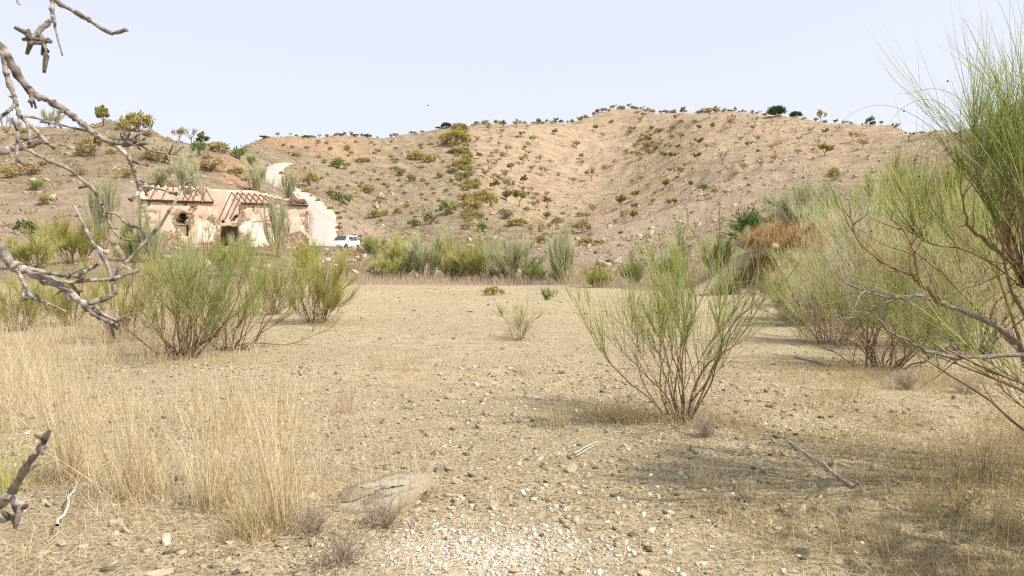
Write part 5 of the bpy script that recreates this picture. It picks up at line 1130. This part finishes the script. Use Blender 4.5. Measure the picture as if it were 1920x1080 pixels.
for k in range(150):
    py = 575 + 500 * rr.random() ** .8; px = rr.uniform(560, 1900) if rr.random() < .8 else rr.uniform(0, 560)
    i = int(rr.integers(0, 8)); w = rr.uniform(6, 15)
    big = 'dark' if i < 2 else 'grey brown' if i < 5 else 'rusty' if i < 7 else 'pale'
    hc = 'at the left side' if px < 560 else 'left of centre' if px < 860 else 'in the centre' if px < 1150 else 'right of centre' if px < 1480 else 'at the right side'; v = 'far back' if py < 680 else 'midway' if py < 850 else 'up front'
    stone(px, py, w, 0, f'{big} pebble {v} on the gravel flat {hc}', group=f'{big} pebbles {v} {hc}', me=RM[i])
# layered schist slab
def slab():
    p = ground_at(710, 935); root = empty('flat_rock', p - np.array([0, 0, .075]), math.radians(-4)); tag(root, 'large flat layered schist slab lying in the dry grass in front', 'rock')
    r = np.random.default_rng(4); W = 190 / F * p[1] * .5
    for li, (sc_, z0, z1, t, ox, oy, nm) in enumerate(((1.10, -.06, .028, .05, -.02, -.03, 'layer'), (1.0, .030, .052, .45, .0, -.05, 'layer'), (1.04, .0545, .074, .1, -.01, -.02, 'layer'), (.93, .0765, .094, .5, .01, -.03, 'layer'), (.90, .0965, .122, .88, .03, .03, 'top_layer'), (.52, .124, .130, .9, .10, .05, 'top_flake'), (.34, .1235, .129, .55, -.17, -.02, 'top_flake'), (.30, .132, .139, 1.0, .12, .10, 'top_flake'), (.22, .1245, .131, .3, -.02, -.13, 'top_flake'))):
        outl = np.array([(-1, -.2), (-.82, -.48), (-.42, -.55), (.0, -.50), (.4, -.50), (.8, -.30), (1, .05), (.9, .35), (.6, .52), (.2, .48), (-.2, .40), (-.5, .30), (-.8, .22), (-1, .02)])
        n = 42 if li < 5 else 13; seg = np.linspace(0, len(outl), n, endpoint=False); k0 = seg.astype(int); f0 = (seg - k0)[:, None]; o_ = outl[k0] * (1 - f0) + outl[(k0 + 1) % len(outl)] * f0
        o_ = o_ * (1 + (.03 if li < 5 else .10) * r.normal(size=(n, 1)) + .06 * np.sin(seg * 2.1 + li * 1.7)[:, None]) * sc_;
        if li > 4: aa = li * 1.3; o_ = np.stack([o_[:, 0] * math.cos(aa) - o_[:, 1] * math.sin(aa), (o_[:, 0] * math.sin(aa) + o_[:, 1] * math.cos(aa)) * .6], 1);
        x = o_[:, 0] * W + ox; y = o_[:, 1] * W * 2.1 + oy
        tilt = .03 * x / W + .03 * y / W
        zt = z1 + tilt + .004 * r.normal(size=n); zb = np.full(n, z0) + (tilt if z0 > 0 else 0)
        V = np.concatenate([np.stack([x, y, zb], 1), np.stack([x * .985, y * .985, zt], 1), np.stack([x * .7, y * .7, zt * .3 + .7 * (z1 + tilt * .7) + .004 * r.normal(size=n)], 1), np.stack([x * .35, y * .35, z1 + tilt * .35 + .004 * r.normal(size=n)], 1), [[0, 0, z1]]])
        q = [[b * n + i, b * n + (i + 1) % n, (b + 1) * n + (i + 1) % n, (b + 1) * n + i] for b in range(3) for i in range(n)]; tr = [[3 * n + i, 3 * n + (i + 1) % n, 4 * n] for i in range(n)]
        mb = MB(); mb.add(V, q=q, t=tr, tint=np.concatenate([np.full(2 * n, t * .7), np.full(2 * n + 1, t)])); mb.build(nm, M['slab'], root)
slab()
# gravel, white quartz patch
def box_rocks(n, r):
    base = np.array([[x, y, z] for z in (-1, 1) for y in (-1, 1) for x in (-1, 1)], float)
    V = base[None] * (1 + 0.45 * r.uniform(-1, .6, (n, 8, 3))); return V
BQ = np.array([[0, 2, 3, 1], [4, 5, 7, 6], [0, 1, 5, 4], [2, 6, 7, 3], [0, 4, 6, 2], [1, 3, 7, 5]])
def scatter_stones(mb, x, y, s, tint, r, flat=.5):
    n = len(x); V = box_rocks(n, r) * s[:, None, None] * np.array([1, .75, flat])
    a = r.uniform(0, 6.28, n); t1 = r.normal(0, .35, n); ca, sa = np.cos(a), np.sin(a)
    vz = V[:, :, 2] + V[:, :, 0] * np.tan(np.clip(t1, -1, 1))[:, None]
    X = V[:, :, 0] * ca[:, None] - V[:, :, 1] * sa[:, None]; Y = V[:, :, 0] * sa[:, None] + V[:, :, 1] * ca[:, None]
    z = H(x, y) + s * flat * .25
    W_ = np.stack([X + x[:, None], Y + y[:, None], vz + z[:, None]], -1)
    mb.add(W_, q=(BQ[None] + (np.arange(n) * 8)[:, None, None]).reshape(-1, 4), tint=np.repeat(tint, 8))
def wedge(n, r, d0, d1, u0=-.75, u1=.75, pw=1.0):
    d = (d0 ** (2 - pw) + (d1 ** (2 - pw) - d0 ** (2 - pw)) * r.random(n)) ** (1 / (2 - pw)); return r.uniform(u0, u1, n) * d, d
r = np.random.default_rng(21); mb = MB()
for (n, d0, d1, s0, s1, pw) in ((27000, 3.0, 9.5, .003, .0105, .7), (5500, 3.0, 11, .008, .034, .6), (14000, 8, 22, .006, .022, .6), (4000, 20, 46, .015, .05, .5)):
    x, y = wedge(n, r, d0, d1, pw=pw); keep = fbm(x / 1.3, y / 1.3, 55, 3) > -.45 + .3 * r.random(n); x, y = x[keep], y[keep]
    scatter_stones(mb, x, y, s0 + (s1 - s0) * r.random(len(x)) ** 2.3, np.clip(r.normal(.47, .28, len(x)), 0, 1), r, .38)
tag(mb.build('gravel', M['stone']), 'loose grey brown gravel strewn over the flat', 'gravel', kind='stuff')
mb = MB(); n = 6000
u = r.normal(0, 1, n); v = r.normal(0, 1, n); x = -.12 + .40 * u + .05 * v; y = 3.95 + .24 * v - .05 * u; m_ = (y > 3.1)
x, y = x[m_], y[m_]
scatter_stones(mb, x, y, .002 + .011 * r.random(len(x)) ** 7, np.clip(r.normal(.45, .3, len(x)), 0, 1), r, .55)
x2, y2 = wedge(500, r, 3.2, 9, -.1, .5); scatter_stones(mb, x2, y2, .004 + .012 * r.random(500) ** 2, np.clip(r.normal(.7, .2, 500), 0, 1), r, .7)
tag(mb.build('quartz_gravel', M['quartz']), 'patch of white quartz chips at the bottom centre', 'gravel', kind='stuff')
# stones over the slopes
mb = MB(); x, y = wedge(6500, r, 46, 280, pw=.9); scatter_stones(mb, x, y, .08 + .30 * r.random(6500) ** 3, np.clip(r.normal(.5, .25, 6500), 0, 1), r, .6)
tag(mb.build('hillside_stones', M['stone']), 'stones strewn over the dry slopes', 'stones', kind='stuff')
# tilted rock ribs of the outcrop
OUT = rr.permutation(14)
for k in range(14):
    X = 660 + k * 8.5 + rr.normal(0, 4); Y = 660 - k * 6 + rr.normal(0, 22); h = rr.uniform(30, 70)
    pos_w = ('lowest left', 'second', 'third', 'fourth', 'fifth', 'sixth', 'seventh', 'eighth', 'ninth', 'tenth', 'eleventh', 'twelfth', 'thirteenth', 'last')[k]
    p = ground_at(480 + X / 3, 170 + Y / 3); hm = h / 3 / F * p[1]; o = bpy.data.objects.new('rock_rib', tinted(rock_mesh(700 + k, 18, .8), rr.uniform(.2, .62))); link(o)
    o.location = (p[0], p[1], p[2] + hm * .05); o.scale = (hm * rr.uniform(.16, .3), hm * .55, hm * .6); o.rotation_euler = (-.55 + rr.normal(0, .1), -.3 + rr.normal(0, .1), .4 + rr.normal(0, .15)); tag(o, f'{pos_w} grey rock rib of the outcrop above the gully, counted from the left', 'rock')
# ------------------------------------------------------------------ sticks
def stick(a, b, w, label, mat='deadwood', lift=.02, bend=.01, tint=.9):
    pa, pb = ground_at(*a), ground_at(*b); t = np.linspace(0, 1, 9)[:, None]; c = pa + (pb - pa) * t; c[:, 2] = H(c[:, 0], c[:, 1]) + lift; c[1:-1] += rr.normal(0, bend, (7, 3)) * (1, 1, .3)
    rad = np.linspace(w, w * .6, 9) * pa[1] / F * .5; mb = MB(); tubes(mb, c[None], rad[None], 6, tint=tint, cap=True); o = mb.build('stick', M[mat], smooth=True); tag(o, label, 'stick')
stick((1076, 855), (1121, 832), 3.2, 'upper of two pale sticks lying behind the grey stone', bend=.002, tint=1.0)
stick((1080, 859), (1123, 836), 2.8, 'lower of two pale sticks lying behind the grey stone', bend=.002, tint=1.0)
stick((1601, 918), (1475, 828), 6.5, 'long bent brown stick lying in the right grass', bend=.015, tint=.75)
stick((108, 1005), (148, 918), 7, 'bleached grey stick standing in the grass at lower left', lift=.06, bend=.01, tint=.95)
stick((1560, 690), (1490, 672), 4, 'dark fallen twig under the right broom', tint=.2)

# ------------------------------------------------------------------ dry grass
def blades(mb, x, y, h, w, lean, r, tint, N=4, droop=.25):
    n = len(x); ph = r.uniform(0, 6.28, n); tl = np.abs(r.normal(0, lean, n)); d = np.stack([np.cos(ph) * np.sin(tl), np.sin(ph) * np.sin(tl), np.cos(tl)], 1)
    P0 = np.stack([x, y, H(x, y) - .01], 1); pts = np.zeros((n, N, 3)); pts[:, 0] = P0; dd = d.copy(); out = np.stack([np.cos(ph), np.sin(ph), np.zeros(n)], 1); dr = np.abs(r.normal(0, droop, n))
    for k in range(1, N):
        dd = unit(dd + out * dr[:, None] * .5 + r.normal(0, .05, (n, 3)) - np.array([0, 0, 1]) * (dr * .25 * k / N)[:, None]); pts[:, k] = pts[:, k - 1] + dd * (h / (N - 1))[:, None]
    side = unit(np.cross(d, rnd_dirs(r, n))); wt = np.array([1, .9, .6, .15])[:N]
    ribbons(mb, pts, w[:, None] * wt[None], side, tint)
def clump(x, y, r, per, rad):
    i = np.repeat(np.arange(len(x)), per); return x[i] + r.normal(0, 1, len(i)) * rad, y[i] + r.normal(0, 1, len(i)) * rad, i
r = np.random.default_rng(33); mb = MB()
# tall straw on the left
x, y = wedge(1100, r, 4.3, 15, -.74, -.16, pw=.7); k = (x / y < -.36 + .10 * fbm(x, y, 5, 2) - .08 * (y > 9)) & (fbm(x / .8, y / .8, 15, 2) > .02) & (y > 5.0 + .7 * fbm(x * 1.2, y * 0, 16, 2)); x, y = x[k], y[k]
for per, rad, h0, h1, ln in ((9, .07, .25, .85, .20), (16, .12, .05, .24, .8)):
    X, Y, i = clump(x, y, r, per, rad); hh = r.uniform(h0, h1, len(X)) * (r.uniform(.55, 1.1, len(x))[i]); blades(mb, X, Y, hh, np.full(len(X), .0016) * r.uniform(.7, 1.4, len(X)), ln, r, np.clip(r.normal(.62, .22, len(X)), 0, 1))
x, y = wedge(160, r, 4.4, 9, -.42, -.12, pw=.7); X, Y, i = clump(x, y, r, 5, .05); blades(mb, X, Y, r.uniform(.2, .6, len(X)), np.full(len(X), .0014), .25, r, np.clip(r.normal(.65, .2, len(X)), 0, 1))
x, y = wedge(700, r, 3.1, 5.4, -.74, -.16, pw=.5); k = fbm(x / .6, y / .6, 25, 2) > -.1; x, y = x[k], y[k]; X, Y, i = clump(x, y, r, 9, .09); blades(mb, X, Y, r.uniform(.04, .20, len(X)), np.full(len(X), .0013), 1.0, r, np.clip(r.normal(.5, .25, len(X)), 0, 1), droop=.6)
# thinner straw reaching back on the left side and edge of the flat
x, y = wedge(900, r, 12, 40, -.74, -.2, pw=.8); k = x / y < -.34 + .05 * fbm(x / 3, y / 3, 6, 2); x, y = x[k], y[k]; X, Y, i = clump(x, y, r, 18, .16); blades(mb, X, Y, r.uniform(.2, .6, len(X)), np.full(len(X), .003), .3, r, np.clip(r.normal(.5, .22, len(X)), 0, 1))
tag(mb.build('dry_grass', M['straw']), 'tall straw coloured dry grass on the left', 'grass', kind='stuff')
mb = MB()   # straw litter lying flat everywhere
for n, d0, d1, L0, L1, w in ((36000, 3.0, 10, .02, .10, .0011), (12000, 8, 20, .04, .14, .002)):
    x, y = wedge(n, r, d0, d1, pw=.7); k = fbm(x / 1.1, y / 1.1, 66, 3) + .5 * r.normal(size=n) * .5 > -.1; x, y = x[k], y[k]; n_ = len(x); ph = r.uniform(0, 6.28, n_); L = r.uniform(L0, L1, n_)
    d = np.stack([np.cos(ph), np.sin(ph), r.uniform(-.05, .35, n_)], 1); p0 = np.stack([x, y, H(x, y) + .006], 1); pts = np.stack([p0, p0 + d * L[:, None] * .5 + r.normal(0, .1, (n_, 3)) * L[:, None] * .4, p0 + d * L[:, None]], 1); pts[:, :, 2] = np.maximum(pts[:, :, 2], p0[:, None, 2])
    ribbons(mb, pts, np.full((n_, 3), w), unit(np.stack([-d[:, 1], d[:, 0], r.normal(0, .3, n_)], 1)), np.clip(r.normal(.6, .22, n_), 0, 1))
# short stubble on the flat
x, y = wedge(2200, r, 3.4, 26, -.4, .75, pw=.5); k = fbm(x / 2, y / 2, 67, 3) > .0; x, y = x[k], y[k]; X, Y, i = clump(x, y, r, 7, .05); blades(mb, X, Y, r.uniform(.04, .14, len(X)), np.full(len(X), .0014), .45, r, np.clip(r.normal(.6, .2, len(X)), 0, 1))
tag(mb.build('straw_litter', M['straw']), 'broken straw and stubble lying over the gravel', 'straw', kind='stuff')
mb = MB()   # yellow-brown weeds on the right
x, y = wedge(1500, r, 3.1, 9.5, .22, .78, pw=.6); k = (x / y > .42 + .25 * fbm(x * 1.3, y * 1.3, 8, 3)) & (fbm(x / .7, y / .7, 9, 2) > -.15); x, y = x[k], y[k]; X, Y, i = clump(x, y, r, 15, .10); blades(mb, X, Y, r.uniform(.05, .26, len(X)), np.full(len(X), .0015), .55, r, np.clip(r.normal(.5, .25, len(X)), 0, 1), droop=.5)
x, y = wedge(220, r, 3.2, 6.5, .42, .74, pw=.6); k = x / y > .50 + .12 * fbm(x * 1.5, y * 1.5, 18, 2); x, y = x[k], y[k]; X, Y, i = clump(x, y, r, 14, .09); blades(mb, X, Y, r.uniform(.06, .24, len(X)), np.full(len(X), .0014), .42, r, np.clip(r.normal(.45, .28, len(X)), 0, 1), droop=.4)
for px, py, rad, n in ((1285, 790, .35, 900), (1200, 785, .3, 600), (1110, 780, .3, 500), (1650, 700, .7, 1500), (1560, 715, .6, 900), (1760, 715, .6, 900), (340, 680, .6, 900), (590, 610, .6, 700), (1350, 800, .3, 400), (1430, 690, .4, 400)):
    p = ground_at(px, py); X = p[0] + r.normal(0, rad, n); Y = p[1] + r.normal(0, rad * .5, n); blades(mb, X, Y, r.uniform(.05, .25, n), np.full(n, .0016), .6, r, np.clip(r.normal(.55, .25, n), 0, 1), droop=.5)
tag(mb.build('dry_weeds', M['weed']), 'low yellow brown weeds on the right and under the brooms', 'weeds', kind='stuff')
mb = MB()   # pinkish grass fringe at the end of the flat
x, y = wedge(1500, r, 34, 47, -.26, .34, pw=0); k = y > 40 - 9 * sstep(.02, .3, x / y); x, y = x[k], y[k]; X, Y, i = clump(x, y, r, 12, .25); blades(mb, X, Y, r.uniform(.2, .65, len(X)), np.full(len(X), .006), .35, r, np.clip(r.normal(.5, .22, len(X)), 0, 1))
x, y = wedge(2400, r, 46, 130, -.75, .5, pw=1.0); k = fbm(x / 9, y / 9, 71, 3) > .02; x, y = x[k], y[k]; X, Y, i = clump(x, y, r, 9, .35); rd, _ = road_near(X, Y); k = rd > 2.6; X, Y = X[k], Y[k]
hx = (X - HL[0]) * HU[0] + (Y - HL[1]) * HU[1]; hy = (X - HL[0]) * HV[0] + (Y - HL[1]) * HV[1]; k = ~((hx > -.3) & (hx < HW + .3) & (hy > -.3) & (hy < 9)); X, Y = X[k], Y[k]
blades(mb, X, Y, r.uniform(.2, .7, len(X)), np.full(len(X), .012), .4, r, np.clip(r.normal(.6, .25, len(X)), 0, 1))
tag(mb.build('faded_grass', M['pinkgrass']), 'faded pinkish dry grass along the far edge of the flat', 'grass', kind='stuff')
mb = MB(); x, y = wedge(9000, r, 60, 300, -.75, .75, pw=1.0); k = fbm(x / 12, y / 12, 72, 3) > -.25; x, y = x[k], y[k]; rd, _ = road_near(x, y); x, y = x[rd > 3.2], y[rd > 3.2]
hx = (x - HL[0]) * HU[0] + (y - HL[1]) * HU[1]; hy = (x - HL[0]) * HV[0] + (y - HL[1]) * HV[1]; k = ~((hx > -.5) & (hx < HW + .5) & (hy > -.5) & (hy < 9)); x, y = x[k], y[k]
X, Y, i = clump(x, y, r, 5, .22); blades(mb, X, Y, r.uniform(.15, .5, len(X)) * (.6 + .8 * r.random(len(x))[i]), np.full(len(X), .05), .8, r, np.clip(r.normal(.45, .2, len(x))[i] + r.normal(0, .1, len(X)), 0, 1), N=3, droop=.5)
tag(mb.build('hillside_tufts', M['hilltuft']), 'low dry tufts dotting all the slopes', 'tufts', kind='stuff')
# single tussocks one can point at
def tussock(px, py, hpx, n, label, mat='straw', lean=.24, rad=.065, base_leaf=True, w=.0015, tint=(.62, .2)):
    p = ground_at(px, py); h = hpx / F * p[1]; rs = np.random.default_rng(int(px * 3 + py)); mb = MB()
    blades(mb, p[0] + rs.normal(0, rad, n), p[1] + rs.normal(0, rad, n), h * rs.uniform(.4, 1.05, n), np.full(n, w) * rs.uniform(.7, 1.4, n), lean, rs, np.clip(rs.normal(*tint, n), 0, 1), droop=.15)
    if base_leaf:
        m = n; blades(mb, p[0] + rs.normal(0, rad * 1.5, m), p[1] + rs.normal(0, rad * 1.5, m), h * rs.uniform(.1, .35, m), np.full(m, w), .7, rs, np.clip(rs.normal(.3, .2, m), 0, 1), droop=.6)
    V = np.concatenate(mb.v); mb.v = [V - p]; o = mb.build('grass_tussock', M[mat], loc=p); tag(o, label, 'grass')
for a in ((530, 985, 300, 170, 'tall pale straw tussock left of the flat slab'), (470, 1005, 120, 220, 'short olive tinged tussock in front of the tall pale one', 'weed', .45), (250, 930, 260, 200, 'dense straw tussock in the middle of the left grass'), (400, 950, 220, 150, 'brown based straw tussock left of the tall pale one'),
          (130, 900, 300, 190, 'tall straw tussock near the low bare branch'), (1050, 800, 75, 90, 'thin straw tussock left of the front broom'), (645, 775, 55, 120, 'grey tuft on the gravel left of centre', 'pinkgrass', .5), (715, 690, 95, 40, 'thin upright straw stalks on the flat left of centre'), (765, 695, 40, 50, 'small reddish tuft on the flat', 'twig_orange', .5),
          (1165, 790, 70, 220, 'wide brown tuft in the shade of the front broom', 'weed', .4), (1320, 905, 70, 80, 'thin straw tuft right of the pale sticks'), (1630, 1010, 110, 40, 'upright straw stalks in the right shade'), (1590, 960, 80, 40, 'straw stalks behind the right shade stalks'), (1730, 960, 70, 40, 'yellow stalks in the shaded right grass', 'weed'),
          (1400, 930, 70, 50, 'straw stalks left of the long bent stick'), (10, 920, 160, 90, 'yellow green grass tuft at the left frame edge', 'twig_yellow'), (855, 570, 20, 60, 'round straw tuft at the back of the flat', 'straw', .5), (795, 633, 16, 50, 'small grey tuft on the middle of the flat', 'pinkgrass', .4), (985, 700, 50, 60, 'low straw tuft in front of the small broom')):
    tussock(a[0], a[1], a[2], a[3], a[4], *(a[5:6] or ['straw']), **({'lean': a[6]} if len(a) > 6 else {}))
# little twiggy grey shrubs
def twig_shrub(px, py, hpx, label, n=260, mat='greytwig'):
    p = ground_at(px, py); h = hpx / F * p[1]; rs = np.random.default_rng(int(px + py)); ph = rs.uniform(0, 6.28, n // 6); tl = rs.uniform(.1, 1.25, n // 6)
    S = curve_from(rs, rs.normal(0, .03, (n // 6, 3)) * (1, 1, 0), np.stack([np.cos(ph) * np.sin(tl), np.sin(ph) * np.sin(tl), np.cos(tl)], 1), h * rs.uniform(.6, 1, n // 6), 5, .06, .2); mb = MB(); tubes(mb, S, np.linspace(.0022, .0010, 5)[None], 3, tint=.35)
    i = np.repeat(np.arange(n // 6), 9); q, d = along(S[i], rs.uniform(.2, 1, len(i))); T = curve_from(rs, q, unit(d + .9 * rnd_dirs(rs, len(i))), h * rs.uniform(.12, .35, len(i)), 4, .04, .25); tubes(mb, T, np.full((1, 4), .0009), 3, tint=np.clip(rs.normal(.6, .2, len(i)), 0, 1))
    root = empty('dry_shrub', p); tag(root, label, 'shrub'); mb.build('twigs', M[mat], root)
for a in ((720, 985, 75, 'purplish dry twiggy shrub in front of the flat slab'), (640, 1060, 90, 'grey twiggy shrub at the bottom edge left of the white gravel'), (590, 1000, 70, 'small grey twiggy shrub left of the flat slab'), (1325, 818, 50, 'grey twiggy shrub at the foot of the front broom'), (1812, 738, 50, 'grey cushion of twigs at the right before the thicket'),
          (1700, 730, 45, 'brown twig cushion under the dense right broom', 420), (1545, 880, 50, 'tiny forked grey twig plant beside the long stick', 60), (1880, 1010, 90, 'brown twiggy weed at the lower right corner', 120, 'weed'), (1790, 960, 70, 'brown twiggy weed left of the lower right corner', 120, 'weed'), (1850, 900, 80, 'rusty twiggy weed at the right frame edge', 120, 'weed')):
    twig_shrub(a[0], a[1], a[2], a[3], n=a[4] if len(a) > 4 else 300, mat=a[5] if len(a) > 5 else 'greytwig')
